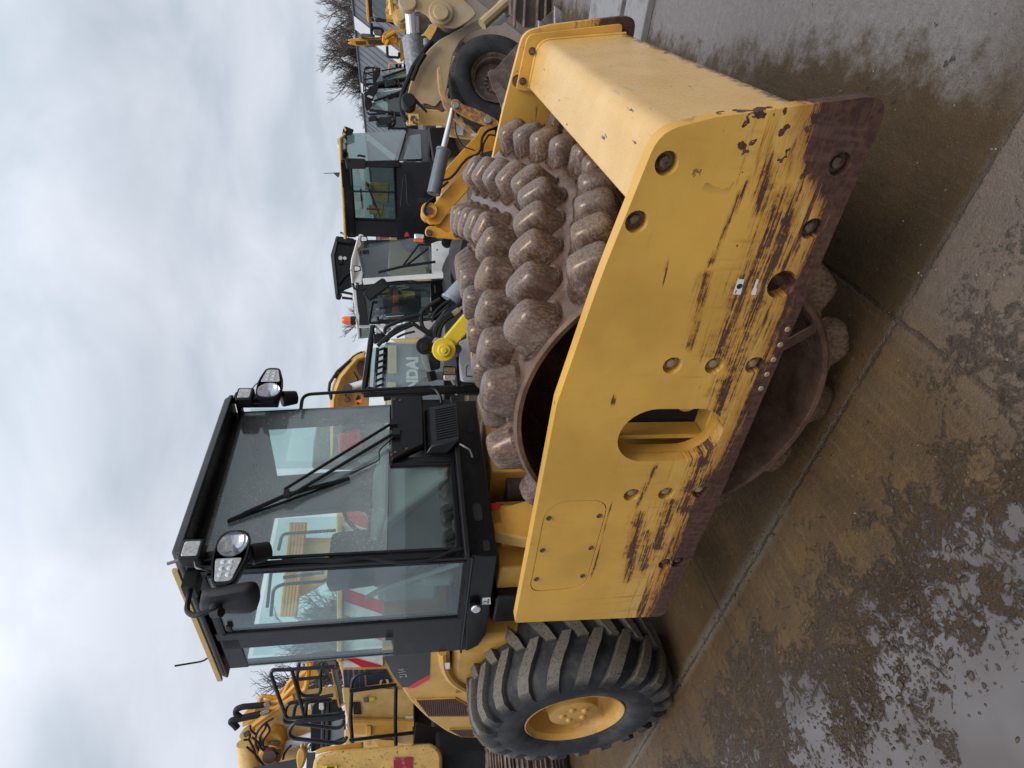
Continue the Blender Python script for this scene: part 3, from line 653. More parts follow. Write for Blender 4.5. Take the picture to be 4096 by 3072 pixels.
b.box((XF - .025, (YN + .49) / 2, ZT + .0), (.055, 1.21, .06)); b.box((-1.56, YN + .027, 2.925), (.64, .05, .05)); b.box((-1.56, .485, 2.925), (.64, .04, .05))
b.box((-1.56, YN + .028, 1.525), (.64, .05, .045)); b.box((-1.56, YF - .02, 1.525), (.64, .04, .05)); b.box((-2.275, -.1, 1.5), (.05, 1.2, .08)); b.box((-2.275, -.1, 2.9), (.05, 1.2, .09))
b.box((XF - .02, -.32, 1.57), (.05, .74, .03)); b.box((XF - .02, .02, 1.76), (.05, .06, .42))
fr = rb(b, 'cab_frame', M['black'], .008)
b = MB(); b.box((-2.115, YN + .022, 1.71), (.36, .03, .475)); b.box((-2.0, YN + .022, 2.44), (.115, .03, 1.0)); b.box((-2.115, YN + .022, 2.895), (.36, .03, .115)); b.box((-2.02, YN + .022, 1.965), (.15, .03, .06)); rb(b, 'rear_side_panel', M['black'], .006)
# windows
b = MB(); b.hexa([(XF - .008, YN + .055, 1.585), (XF, YN + .055, 1.585), (XF, -.03, 1.585), (XF - .008, -.03, 1.585)], [(XF - .008, YN + .045, 1.97), (XF, YN + .045, 1.97), (XF, -.008, 1.97), (XF - .008, -.008, 1.97)])
w = rb(b, 'windscreen_lower_pane', M['glass'])
b = MB(); b.hexa([(XF - .006, YN + .05, 1.972), (XF + .002, YN + .05, 1.972), (XF + .002, YF - .04, 1.972), (XF - .006, YF - .04, 1.972)], [(XF - .006, YN + .05, 2.935), (XF + .002, YN + .05, 2.935), (XF + .002, .475, 2.935), (XF - .006, .475, 2.935)])
w = rb(b, 'windscreen', M['glass_wet'])
b = MB()
for z0, z1 in ((1.575, 1.595),): b.box((XF + .004, -.37, 1.585), (.012, .66, .012))
b.box((XF + .004, YN + .055, 2.25), (.012, .014, 1.36)); b.box((XF + .004, -.12, 2.938), (.012, 1.16, .016)); b.box((XF + .004, -.022, 1.775), (.012, .014, .38)); rb(b, 'window_seal', M['rubber'])
b = MB(); b.box((-1.565, YN + .008, 2.225), (.60, .006, 1.36)); sg = rb(b, 'door_window', M['glass'])
b = MB()
for x in (-1.262, -1.862): b.box((x, YN + .002, 2.225), (.016, .014, 1.38))
for z in (1.545, 2.905): b.box((-1.562, YN + .002, z), (.61, .014, .016))
b.hexa([(-1.56, YN - .004, 1.56), (-1.53, YN - .004, 1.56), (-1.53, YN + .006, 1.56), (-1.56, YN + .006, 1.56)], [(-1.72, YN - .004, 2.07), (-1.70, YN - .004, 2.07), (-1.70, YN + .006, 2.07), (-1.72, YN + .006, 2.07)]) if False else None
rb(b, 'window_seal', M['rubber'])
b = MB(); b.prism(rpoly([(-2.05, 2.86), (-2.05, 1.96), (-2.30, 1.945), (-2.30, 2.86)], [.04, .06, .01, .01]), YN + .012, YN + .018); rb(b, 'quarter_window', M['glass'])
b = MB(); b.box((-1.56, YF - .03, 2.22), (.60, .006, 1.36)); rb(b, 'far_door_window', M['glass'])
b = MB(); b.box((-2.08, .52, 2.2), (.40, .02, 1.5), M3=Matrix.Rotation(R(4), 3, 'X')); b.box((-1.30, .52, 2.25), (.14, .02, 1.5), M3=Matrix.Rotation(R(4), 3, 'X')); b.box((-1.6, .495, 2.86), (.6, .02, .14)); rb(b, 'far_side_panel', M['black'], .004)
b = MB(); b.box((-2.285, -.1, 2.25), (.006, 1.08, 1.15)); rb(b, 'rear_window', M['glass'])
b = MB(); b.box((-1.262, YN - .006, 2.855), (.03, .02, .06)); b.box((-1.79, YN - .006, 2.865), (.06, .016, .03)); rb(b, 'door_hinge', M['plastic'], .006)
# roof: black tray with a yellow gutter strip along the sides
b = MB(); rp_ = [(-1.04, -.735), (-1.06, .50), (-2.37, .50), (-2.37, -.735)]
b.hexa([(x, y, z) for (x, y), z in zip(rp_, (2.965, 2.965, 2.965, 2.965))], [(x * 1.0 + (.02 if x < -2 else -.03), y * .96, z) for (x, y), z in zip(rp_, (3.02, 3.02, 3.05, 3.05))])
roof = rb(b, 'roof', M['black'], .012)
b = MB(); b.box((-1.76, -.742, 3.010), (1.20, .02, .030)); b.box((-1.76, .505, 3.010), (1.20, .02, .030)); rb(b, 'roof_gutter', M['yellow_strip'], .003)
b = MB(); b.box((-1.73, -.1, 2.945), (1.0, 1.1, .03)); rb(b, 'roof_lining', M['interior_d'], .005)
b = MB(); b.tube([(-2.15, -.70, 3.05), (-2.19, -.70, 3.09), (-2.20, -.70, 3.15), (-2.18, -.72, 3.24)], .006, 6, .1); rb(b, 'antenna', M['plastic'], smooth=True)
# wiper motor box and fresh-air vent on the front
b = MB(); b.prism([(.61, 1.745), (.12, 1.745), (-.012, 1.955), (.595, 1.965)], XF - .01, XF + .045, 'x'); rb(b, 'wiper_motor_box', M['black'], .012)
b = MB()
for y, z in ((.56, 1.94), (.55, 1.90), (.05, 1.93), (.03, 1.955), (.08, 1.86)): b.cyl((XF + .04, y, z), (XF + .052, y, z), .010, n=8)
rb(b, 'box_screw', M['rustdark'], .002)
b = MB(); b.box((XF - .008, .30, 1.65), (.02, .62, .22)); b.box((XF - .008, -.0, 1.66), (.02, .06, .22)); rb(b, 'front_panel', M['black'], .004)
b = MB(); b.hexa([(XF, .07, 1.60), (XF + .10, .10, 1.52), (XF + .10, .47, 1.515), (XF, .49, 1.58)], [(XF, .07, 1.74), (XF + .05, .10, 1.70), (XF + .05, .47, 1.70), (XF, .49, 1.74)]); vt = rb(b, 'air_vent', M['black'], .008)
b = MB()
for i in range(13): b.box((XF + .079, .15 + i * .0235, 1.60), (.012, .010, .14), M3=Matrix.Rotation(R(-15), 3, 'Y'))
b.build('louvre', M['darkgap'], vt)
b = MB(); b.tube([(XF + .08, .08, 1.52), (XF + .10, .04, 1.50), (XF + .08, .03, 1.46), (XF + .02, .02, 1.44)], .006, 6, .03); rb(b, 'cable_tail', M['interior'], smooth=True)
# pantograph wiper
b = MB(); xw = XF + .065
b.tube([(xw - .02, .33, 1.935), (xw, .30, 1.955), (xw - .01, -.235, 2.56)], lambda t: .016 - .007 * t, 8, .03); b.tube([(xw - .02, .24, 1.905), (xw, .21, 1.935), (xw - .01, -.29, 2.53)], lambda t: .018 - .008 * t, 8, .03)
b.box((xw - .01, .30, 1.945), (.05, .05, .05)); b.box((xw - .01, .21, 1.925), (.05, .06, .05)); b.box((xw - .015, -.265, 2.545), (.025, .05, .03))
wa = rb(b, 'wiper_arm', M['plastic'], smooth=True)
b = MB(); b.tube([(XF + .018, -.42, 2.835), (XF + .03, -.35, 2.70), (XF + .045, -.27, 2.545), (XF + .03, -.20, 2.38), (XF + .018, -.13, 2.205)], .011, 6); b.box((XF + .012, -.275, 2.52), (.012, .010, .70), M3=Matrix.Rotation(R(24.7), 3, 'X')); b.tube([(XF + .03, -.38, 2.76), (XF + .05, -.27, 2.545), (XF + .03, -.17, 2.30)], .010, 6)
b.build('wiper_blade', M['rubber'], wa, True)
b = MB(); b.tube([(XF + .05, .2, 1.93), (XF + .03, .08, 2.04), (XF + .02, .02, 2.02), (XF + .02, -.1, 2.2)], .004, 6, .1); rb(b, 'washer_hose', M['rubber'], smooth=True)
# spiral-wrapped cable down the near pillar
b = MB(); b.tube([(XF + .012, YN + .005, 2.72), (XF + .015, YN + .02, 2.45), (XF + .02, YN + .0, 2.2), (XF + .015, YN + .02, 2.08), (XF + .015, YN - .035, 1.9), (XF + .015, YN - .02, 1.72), (XF + .02, YN + .03, 1.62), (XF + .02, YN + .04, 1.56)], .009, 8, .1); rb(b, 'lamp_cable', M['rubber'], smooth=True)
# front lamps on their brackets
def lamps(y, mir, big, small, xo):
    s_ = -1 if y < 0 else 1
    b = MB(); b.box((XF + .07, y - s_ * .01, 2.94), (.18, .05, .03)); b.box((XF + .09, y + s_ * .0, 2.82), (.04, .09, .26)); b.box((XF + .11, y, 2.885), (.05, .05, .16)); br = rb(b, 'lamp_bracket', M['black'], .006)
    bx, by, bz = big; K = 1.28
    b = MB()   # road lamp shell: egg-shaped, round lamp inboard, indicator outboard
    sh = rpoly([(by + s_ * -.075, bz + .055), (by + s_ * .06, bz + .06), (by + s_ * .17, bz + .035), (by + s_ * .17, bz - .035), (by + s_ * .06, bz - .068), (by + s_ * -.075, bz - .065)], [.06, .04, .025, .025, .04, .06])
    sh = [(by + (p - by) * K, bz + (q - bz) * K) for p, q in sh]; cy = by + s_ * .03
    b.ring([[Vector((bx + t, cy + (p[0] - cy) * f, bz + (p[1] - bz) * f)) for p in sh] for t, f in ((-.122, .03), (-.12, .45), (-.09, .75), (-.03, .96), (0, 1.0), (.012, .99), (.012, .90), (.004, .885), (-.03, .86))], cap=False)
    L = rb(b, 'road_lamp', M['plastic'], smooth=True)
    def dish(prof): return [[Vector((bx + t, by + s_ * -.012 * K + .060 * K * f * cos(2 * pi * i / 28), bz - .003 + .056 * K * f * sin(2 * pi * i / 28))) for i in range(28)] for t, f in prof]
    b = MB(); b.ring(dish(((.008, 1.0), (.004, .97), (-.004, .90), (-.016, .70), (-.028, .42), (-.034, .14))), cap=False); b.ring(dish(((-.034, .14), (-.035, .02))), cap=True); b.build('lamp_reflector', M['lens'], L, True, angle=60)
    b = MB(); b.cyl((bx - .035, by + s_ * -.012 * K, bz - .003), (bx - .002, by + s_ * -.012 * K, bz - .003), .011, .008, 12); b.build('lamp_bulb', M['bulb'], L, bevel=.002)
    b = MB(); b.ring(dish(((.009, .99), (.015, .85), (.019, .5), (.0205, .1)))); b.build('lamp_glass', M['lampglass'], L, True)
    b = MB()
    for q in range(3):
        for w_ in range(2): b.cyl((bx + .0125, by + s_ * (.072 + q * .028) * K, bz + (.014 - .028 * w_) * K), (bx + .016, by + s_ * (.072 + q * .028) * K, bz + (.014 - .028 * w_) * K), .011 * K, .007, 12)
    b.build('indicator_lens_pattern', M['lens'], L, True)
    b = MB(); b.prism(rpoly([(by + s_ * .055 * K, bz + .046 * K), (by + s_ * .155 * K, bz + .028 * K), (by + s_ * .155 * K, bz - .030 * K), (by + s_ * .055 * K, bz - .052 * K)], .015), bx + .006, bx + .013, 'x'); b.build('indicator_glass', M['lens_f'], L, bevel=.003)
    if mir: b = MB(); b.cyl((bx - .10, by + .02, bz - .07), (bx - .12, by + .06, bz - .16), .055, .045, 18); b.build('lamp_back', M['plastic'], L, bevel=.01)
    qx, qy, qz = small
    b = MB(); b.prism(rrect(qy - .058, qy + .058, qz - .052, qz + .052, .016), qx - .07, qx, 'x'); Q_ = rb(b, 'work_lamp', M['plastic'], .008)
    b = MB(); b.prism(rrect(qy - .043, qy + .043, qz - .038, qz + .038, .01), qx - .01, qx + .004, 'x'); b.build('lamp_glass', M['lens_f'], Q_, bevel=.004)
    b = MB(); b.tube([(qx - .03, qy + s_ * .05, qz - .02), (qx - .02, qy + s_ * .10, qz - .04), (qx + .0, qy + s_ * .12, qz - .07), (qx - .05, qy + s_ * .10, qz - .09)], .004, 6, .03); b.cyl((qx - .05, qy + s_ * .02, qz + .03), (qx - .06, qy + s_ * .04, qz + .11), .008); b.build('lamp_wire', M['interior'], Q_, True)
lamps(-.72, True, (XF + .20, -.725, 2.725), (XF + .22, -.735, 2.905), 0)
lamps(.50, True, (XF + .16, .535, 2.755), (XF + .16, .50, 2.895), 0)
# back of the near mirror, on its bent arm
b = MB(); o_ = rpoly([(-1.04, 2.815), (-.985, 2.565), (-1.11, 2.56), (-1.235, 2.60), (-1.20, 2.86)], [.03, .05, .05, .04, .05])
b.ring([[Vector((-1.105 + (x - -1.105) * f, -.95 + t, 2.70 + (z - 2.70) * f)) for x, z in o_] for t, f in ((-.045, .3), (-.042, .6), (-.032, .85), (-.012, .98), (.0, 1.0), (.008, .99))]); mr = rb(b, 'mirror', M['plastic'], smooth=True)
b = MB(); b.tube([(-1.20, -.78, 2.93), (-1.16, -.98, 2.90), (-1.12, -1.03, 2.84), (-1.105, -1.01, 2.765)], .013, 8, .06); b.cyl((-1.105, -.98, 2.755), (-1.105, -1.02, 2.755), .032, .026); b.cyl((-1.12, -1.02, 2.765), (-1.09, -1.035, 2.72), .022); b.box((-1.20, -.80, 2.925), (.10, .10, .06)); b.build('mirror_arm', M['plastic'], mr, True)
# far-side grab rail
b = MB(); b.tube([(XF + .04, .475, 2.555), (XF + .06, .60, 2.555), (XF + .06, .685, 1.66), (XF + .03, .60, 1.615), (XF + .0, .57, 1.613)], .0115, 10, .06); rb(b, 'grab_rail', M['black'], smooth=True)
# small lamp and sticker on the tub
b = MB(); b.cyl((-1.72, YN + .01, 1.452), (-1.70, YN - .045, 1.452), .03, .036, 18); kl = rb(b, 'side_reflector', M['plastic'], .004)
b = MB(); b.cyl((-1.70, YN - .044, 1.452), (-1.6985, YN - .050, 1.452), .031, .025, 18); b.build('reflector_glass', M['lens'], kl, True)
b = MB(); b.prism([(-1.652, 1.366), (-1.652, 1.413), (-1.726, 1.411), (-1.726, 1.356)], YN - .0025, YN - .0005); st = rb(b, 'water_sticker', M['white'])
text('sticker_text', 'WATER', .0155, M['print'], st, Matrix.Translation((-1.689, YN - .003, 1.374)) @ Matrix.Rotation(R(90), 4, 'X'))
b = MB(); b.cyl((-1.689, YN - .003, 1.404), (-1.689, YN - .0034, 1.388), .0025); b.cyl((-1.689, YN - .003, 1.39), (-1.689, YN - .0034, 1.384), .006, .001); b.build('sticker_arrow', M['print'], st)
# ---- inside the cab
b = MB(); b.box((-1.98, -.06, 1.83), (.46, .46, .12)); b.box((-2.12, -.06, 2.12), (.12, .44, .56), M3=Matrix.Rotation(R(-8), 3, 'Y')); b.box((-1.98, -.06, 1.68), (.34, .34, .26)); b.box((-1.97, -.33, 1.98), (.30, .06, .05)); seat = rb(b, 'seat', M['interior_d'], .04)
b = MB(); b.hexa([(-1.33, -.10, 1.60), (-1.25, -.10, 1.60), (-1.25, .48, 1.60), (-1.33, .48, 1.60)], [(-1.62, -.30, 2.02), (-1.42, -.30, 2.0), (-1.42, .36, 2.0), (-1.62, .36, 2.02)]); b.box((-1.50, .0, 2.03), (.30, .58, .06), M3=Matrix.Rotation(R(14), 3, 'Y')); dash = rb(b, 'dashboard', M['interior'], .03)
b = MB(); c0 = Vector((-1.66, -.03, 2.10)); u = Vector((cos(R(62)), 0, sin(R(62)))); v = Vector((0, 1, 0))
b.tube([c0 + (u * cos(t) + v * sin(t)) * .19 for t in [2 * pi * i / 28 for i in range(29)]], .014, 8); b.cyl(c0, c0 + Vector((.14, 0, -.10)), .04); b.cyl(c0 + u * .18, c0 - u * .18, .012); b.cyl(c0 + v * .18, c0 - v * .18, .012); rb(b, 'steering_wheel', M['plastic'], smooth=True)
b = MB(); b.hexa([(-1.36, -.66, 1.60), (-1.30, -.66, 1.60), (-1.30, -.36, 1.60), (-1.36, -.36, 1.60)], [(-1.82, -.66, 1.95), (-1.40, -.66, 1.88), (-1.40, -.40, 1.88), (-1.82, -.40, 1.95)]) if False else b.box((-1.72, -.50, 1.84), (.22, .22, .34)); b.box((-1.70, -.50, 1.98), (.30, .18, .12)); b.box((-1.62, -.58, 1.68), (.10, .08, .20)); rb(b, 'side_console', M['interior'], .03)
b = MB(); b.hexa([(-1.30, -.62, 1.57), (-1.27, -.62, 1.57), (-1.27, -.06, 1.57), (-1.30, -.06, 1.57)], [(-1.60, -.64, 2.05), (-1.57, -.64, 2.05), (-1.57, -.20, 2.05), (-1.60, -.20, 2.05)]); rb(b, 'dark_shield', M['interior_d'], .01)
b = MB()
for i in range(5): b.box((-1.30, -.60 + i * .07, 1.62), (.06, .045, .06))
b.box((-1.55, -.1, 1.515), (.6, 1.2, .02)); rb(b, 'pedal_row', M['interior_d'], .008)
b = MB(); b.tube([(-1.42, -.62, 1.56), (-1.62, -.64, 2.02), (-1.70, -.64, 2.10)], .016, 8, .1); rb(b, 'inner_grab_bar', M['interior'], smooth=True)
# ---- engine hood
top = [(-2.20, 2.02), (-2.338, 2.01), (-2.55, 1.965), (-2.79, 1.893), (-3.04, 1.822), (-3.33, 1.705), (-3.62, 1.55), (-3.77, 1.437), (-3.83, 1.31), (-3.84, .80), (-2.98, .80), (-2.86, 1.39), (-2.70, 1.52), (-2.51, 1.565), (-2.30, 1.575), (-2.20, 1.575)]
HY = .70
b = MB(); b.prism(rpoly(top, [0, .05, .1, .1, .1, .1, .08, .05, .05, .02, .1, .1, .1, .05, 0, 0]), -HY, HY); hood = rb(b, 'engine_hood', M['yellow'], .022, seg=3)
b = MB(); b.prism([(-2.23, 2.012), (-2.338, 2.004), (-2.55, 1.957), (-2.78, 1.888), (-2.779, 1.85), (-2.615, 1.70), (-2.336, 1.703), (-2.23, 1.705)], -HY - .002, -HY + .01); b.build('black_hood_panel', M['black_brown'], hood)
b = MB(); b.prism([(-2.612, 1.697), (-2.64, 1.72), (-2.84, 1.895 - .028), (-2.79, 1.885), (-2.781, 1.852)][:0] or [(-2.64, 1.725), (-2.785, 1.855), (-2.80, 1.845), (-2.80, 1.80), (-2.69, 1.70), (-2.62, 1.697)], -HY - .003, -HY + .01); b.build('red_flash', M['red'], hood)
b = MB(); b.prism([(-2.407, 1.617), (-2.412, 1.573), (-2.50, 1.57), (-2.494, 1.613)], -HY - .03, -HY - .028); b.build('serial_sticker', M['white'], hood)
b = MB(); b.tube([(x, -HY - .004, z) for x, z in ((-2.30, 1.625), (-2.50, 1.61), (-2.66, 1.57), (-2.80, 1.50), (-2.92, 1.40))], .030, 8, .1); b.build('arch_lip', M['yellow'], hood, True)
text('chalk_number', '2714', .07, M['chalk'], hood, Matrix.Translation((-2.56, -HY - .003, 1.885)) @ Matrix.Rotation(R(-6), 4, 'Y') @ Matrix.Rotation(R(90), 4, 'X'), .0004)
def grille(pts, pitch, nm):
    b = MB(); b.prism(pts, -HY - .003, -HY - .001); g = b.build(nm, M['darkgap'], hood)
    b = MB(); xs = [p[0] for p in pts]; zs_ = [p[1] for p in pts]
    def zr(x):
        r_ = []
        for (xa, za), (xb, zb_) in zip(pts, pts[1:] + pts[:1]):
            if (xa - x) * (xb - x) < 0: r_.append(za + (zb_ - za) * (x - xa) / (xb - xa))
        return (min(r_), max(r_)) if len(r_) > 1 else None
    z = min(zs_) + pitch / 2
    while z < max(zs_):
        r_ = []
        for (xa, za), (xb, zb_) in zip(pts, pts[1:] + pts[:1]):
            if (za - z) * (zb_ - z) < 0: r_.append(xa + (xb - xa) * (z - za) / (zb_ - za))
        if len(r_) > 1: b.box(((min(r_) + max(r_)) / 2, -HY - .007, z), (max(r_) - min(r_), .010, pitch * .55))
        z += pitch
    b.build('grille_slats', M['rustslat'], g)
    b = MB(); b.tube([(x, -HY - .004, z) for x, z in pts + pts[:1]], .007, 6); b.build('grille_frame', M['yellow'], g, True)
grille([(-2.985, 1.79), (-3.02, 1.50), (-3.16, 1.40), (-3.36, 1.38), (-3.29, 1.69)], .0145, 'side_grille')
grille([(-3.58, 1.52), (-3.62, 1.32), (-3.795, 1.30), (-3.755, 1.41)], .0145, 'rear_grille')
b = MB(); b.prism(rrect(-.60, .60, .95, 1.40, .06), -3.85, -3.838, 'x'); b.build('radiator_grille', M['rustslat'], hood)
b = MB(); b.box((-2.60, -.60, 1.30), (.8, .2, .5)); rb(b, 'fender', M['yellow'], .05)
b = MB(); b.box((-2.742, 0, .704), (.22, 1.3, .24)); rb(b, 'rear_axle', M['rustdark'], .04)
# ---- rear wheels
XT, ZT_, RT = -2.742, .704, .735
def wheel(sgn):
    yr = sgn * 1.041; yc = sgn * .785; hw = .275
    b = MB(); half = [(.0, .690), (.12, .688), (.20, .676), (.25, .640), (.285, .57), (.297, .50), (.285, .42), (.262, .372), (.235, .352)]
    pr = [(yc - t * sgn, r) for t, r in half[::-1]] + [(yc + t * sgn, r) for t, r in half[1:]]
    b.lathe(pr, 72, (XT, 0, ZT_)); lay = b.b.verts.layers.float.new('lug')
    # R-1 lugs: bars from near the crown out over the shoulder
    N = 21; path = [(-.02, 0, .692), (.06, 4.5, .692), (.14, 9.5, .689), (.20, 13.5, .679), (.245, 16.5, .648), (.272, 18.5, .600), (.288, 19.5, .560)]
    for sd in (-1, 1):
        for k in range(N):
            a0 = 360 / N * (k + (.5 if sd > 0 else 0)); loops = []
            for i, (t, da, r) in enumerate(path):
                a = R(a0 + (da - 9) * .78); hgt = (.043 if i < 5 else (.026 if i == 5 else .004)); w0 = R(3.7 if i else 2.8) * .735 / r; w1 = w0 * .80
                nx = .0 if i < 3 else (.25 if i == 3 else (.6 if i == 4 else .95)); rr = r - .012; ty = yc + sd * t
                pts_ = [(a - w0, rr, 0), (a - w1, rr + .012 + hgt * (1 - nx * .5), hgt * nx), (a + w1, rr + .012 + hgt * (1 - nx * .5), hgt * nx), (a + w0, rr, 0)]
                loops.append([Vector((XT + q * cos(th), ty + sd * o_, ZT_ + q * sin(th))) for th, q, o_ in pts_])
            n0 = len(b.b.verts); b.ring(loops); b.b.verts.ensure_lookup_table()
            for vi in range(n0, len(b.b.verts)):
                if (vi - n0) % 4 in (1, 2) and (vi - n0) // 4 < 5: b.b.verts[vi][lay] = 1
    return b, yr, yc
for sgn in (-1, 1):
    b, yr, yc = wheel(sgn)
    hub = MB(); g = sgn
    hub.lathe([(yr - g * .52, .335), (yr - g * .05, .335), (yr - g * .02, .352), (yr, .358), (yr + g * .004, .350), (yr - g * .012, .338), (yr - g * .03, .322), (yr - g * .08, .312), (yr - g * .15, .300), (yr - g * .17, .285), (yr - g * .175, .20)], 64, (XT, 0, ZT_))
    wh = hub.build('wheel', M['rim'], RL, True, rear=True, angle=30)
    b.build('tyre', M['tyre'], wh, True, angle=28)
    h = MB(); h.lathe([(yr - g * .17, .001), (yr - g * .17, .20), (yr - g * .09, .185), (yr - g * .035, .175), (yr - g * .030, .165), (yr - g * .030, .001)], 40, (XT, 0, ZT_)); hb = h.build('hub', M['rim'], wh, True, angle=30)
    h = MB()
    for k in range(5): a = R(72 * k + 20); h.lathe([(yr - g * .032, .026), (yr - g * .020, .022), (yr - g * .014, .012), (yr - g * .013, .001)], 14, (XT + .085 * cos(a), 0, ZT_ + .085 * sin(a)))
    for k in range(8): a = R(45 * k + 8); h.lathe([(yr - g * .172, .022), (yr - g * .150, .018), (yr - g * .148, .001)], 8, (XT + .245 * cos(a), 0, ZT_ + .245 * sin(a)))
    h.build('hub_bolts', M['rim'], wh, True, angle=30)
# ================================================================== the yard behind: points read off the photograph, each set at its own real distance
FH = Vector((cf.x, cf.y, 0)).normalized(); RH = Vector((cr.x, cr.y, 0)).normalized(); FPX = 2421.07
def at(x, y, D):
    """pixel of the 4096 x 3072 photograph -> world point D metres ahead of the camera"""
    d = cf + cr * ((1536 - y) / FPX) + cu * ((2048 - x) / FPX)
    return CAM + d * (D / d.dot(FH))
def rg(x0, y0, s): return lambda *p: [(x0 + a[0] / s, y0 + a[1] / s) + tuple(a[2:]) for a in p]
q5, q6, q6b, q7, qx, qz, q1, q3 = rg(1250, 0, 1.8433), rg(1250, 800, 2.0733), rg(1650, 0, 3.3183), rg(850, 2300, 2.0109), rg(850, 2650, 3.6867), rg(1250, 0, 3.318), rg(600, 1400, 1.5085), rg(1400, 2500, 2.4578)
class B2(MB):
    def slab(s, pts, D, t, rnd=0):
        """outline facing the camera at distance D, t metres thick"""
        P = [at(p[0], p[1], p[2] if len(p) > 2 else D) for p in pts]
        if rnd:
            q = []; k = len(P)
            for i in range(k):
                a, b, c = P[i - 1], P[i], P[(i + 1) % k]; l = min(rnd, (a - b).length * .45, (c - b).length * .45); u = b + (a - b).normalized() * l; v = b + (c - b).normalized() * l
                q += [u * (1 - j / 4) ** 2 + b * 2 * (j / 4) * (1 - j / 4) + v * (j / 4) ** 2 for j in range(5)]
            P = q
        n = sum(P, Vector()) / len(P) - CAM; n.z = 0; n.normalize()
        k = len(P); s._add(P + [p + n * t for p in P], [tuple(range(k)), tuple(range(2 * k - 1, k - 1, -1))] + [(i, (i + 1) % k, (i + 1) % k + k, i + k) for i in range(k)]); return s
    def deck(s, a, b, depth, h):
        """flat roof between two near corners, reaching back from them"""
        A, Bq = at(*a), at(*b); n = Vector((-(Bq - A).y, (Bq - A).x, 0)).normalized()
        if n.dot(FH) < 0: n = -n
        u = Vector((0, 0, h)); s.hexa([A, Bq, Bq + n * depth, A + n * depth], [A + u, Bq + u, Bq + n * depth + u, A + n * depth + u]); return s
    def pipe(s, pts, D, r, n=7, bend=0):
        s.tube([at(p[0], p[1], p[2] if len(p) > 2 else D) for p in pts], r, n, bend); return s
    def disc(s, c, D, r, t, n=20, r2=None):
        p = at(c[0], c[1], D); s.cyl(p + FH * t, p - FH * .0, r, r2, n); return s
    def put(s, name, mat, th, par=None, smooth=False, bevel=0, seg=2):
        bmesh.ops.translate(s.b, verts=s.b.verts[:], vec=-th.location)
        return s.build(name, mat, par or th, smooth, bevel, seg)
def foot(x, y, D):
    p = at(x, y, D); return (p.x, p.y, 0)
def pane(th, name, mat, pts, D, t=.012, par=None): return B2().slab(pts, D, t).put(name, mat, th, par)
def frame(th, name, mat, pts, D, r, par=None, closed=True):
    b = B2(); p = list(pts) + ([pts[0]] if closed else [])
    for a, c in zip(p, p[1:]): b.pipe([a, c], D, r, 6)
    return b.put(name, mat, th, par)

# ---------------- grey barn and its bare trees
def lv(x, y, z): return Vector((CAM.x, CAM.y, 0)) + RH * x + FH * y + Vector((0, 0, z))
rd = Vector((.1531, -.9882, 0)); pr = Vector((-.9882, -.1531, 0))
def bp_(a, b, z): return lv(38.07 + rd.x * a + pr.x * b, 60 + rd.y * a + pr.y * b, z)
barn = thing('barn', 'long grey corrugated barn roof with pale translucent strips behind the far excavators', 'barn', tuple(bp_(0, 0, 0)))
ZR, HWD, DRP = 6.5, 4.0, 5.0
b = B2()
for sg in (-1, 1):
    n = 80
    for i in range(n):          # standing ribs of the sheeting, on a thin roof slab
        a = -64 + 80 * i / n
        b.hexa([bp_(a, 0, ZR), bp_(a + .10, 0, ZR), bp_(a + .10, sg * HWD, ZR - DRP), bp_(a, sg * HWD, ZR - DRP)], [bp_(a, 0, ZR + .07), bp_(a + .10, 0, ZR + .07), bp_(a + .10, sg * HWD, ZR - DRP + .07), bp_(a, sg * HWD, ZR - DRP + .07)])
b.put('roof_rib', M['barnrib'], barn)
b = B2()
for sg in (-1, 1): b.hexa([bp_(-64, 0, ZR - .06), bp_(16, 0, ZR - .06), bp_(16, sg * HWD, ZR - DRP - .06), bp_(-64, sg * HWD, ZR - DRP - .06)], [bp_(-64, 0, ZR), bp_(16, 0, ZR), bp_(16, sg * HWD, ZR - DRP), bp_(-64, sg * HWD, ZR - DRP)])
rf = b.put('roof', M['barn'], barn)
for a in (5.2, -5.3, -15.9, -26.5):
    b = B2(); b.hexa([bp_(a, .15, ZR + .0), bp_(a + 1.85, .15, ZR), bp_(a + 1.85, HWD, ZR - DRP + .04), bp_(a, HWD, ZR - DRP + .04)], [bp_(a, .15, ZR + .09), bp_(a + 1.85, .15, ZR + .09), bp_(a + 1.85, HWD, ZR - DRP + .13), bp_(a, HWD, ZR - DRP + .13)])
    b.put('rooflight', M['rooflight'], barn, rf)
b = B2(); b.tube([bp_(-64, 0, ZR + .08), bp_(16, 0, ZR + .08)], .12, 6); b.put('ridge_cap', M['barnrib'], barn, rf)
b = B2()
for sg in (-1, 1): b.hexa([bp_(-64, sg * (HWD - .3), 0), bp_(16, sg * (HWD - .3), 0), bp_(16, sg * (HWD - .5), 0), bp_(-64, sg * (HWD - .5), 0)], [bp_(-64, sg * (HWD - .3), ZR - DRP), bp_(16, sg * (HWD - .3), ZR - DRP), bp_(16, sg * (HWD - .5), ZR - DRP), bp_(-64, sg * (HWD - .5), ZR - DRP)])
b.put('wall', M['barn'], barn)
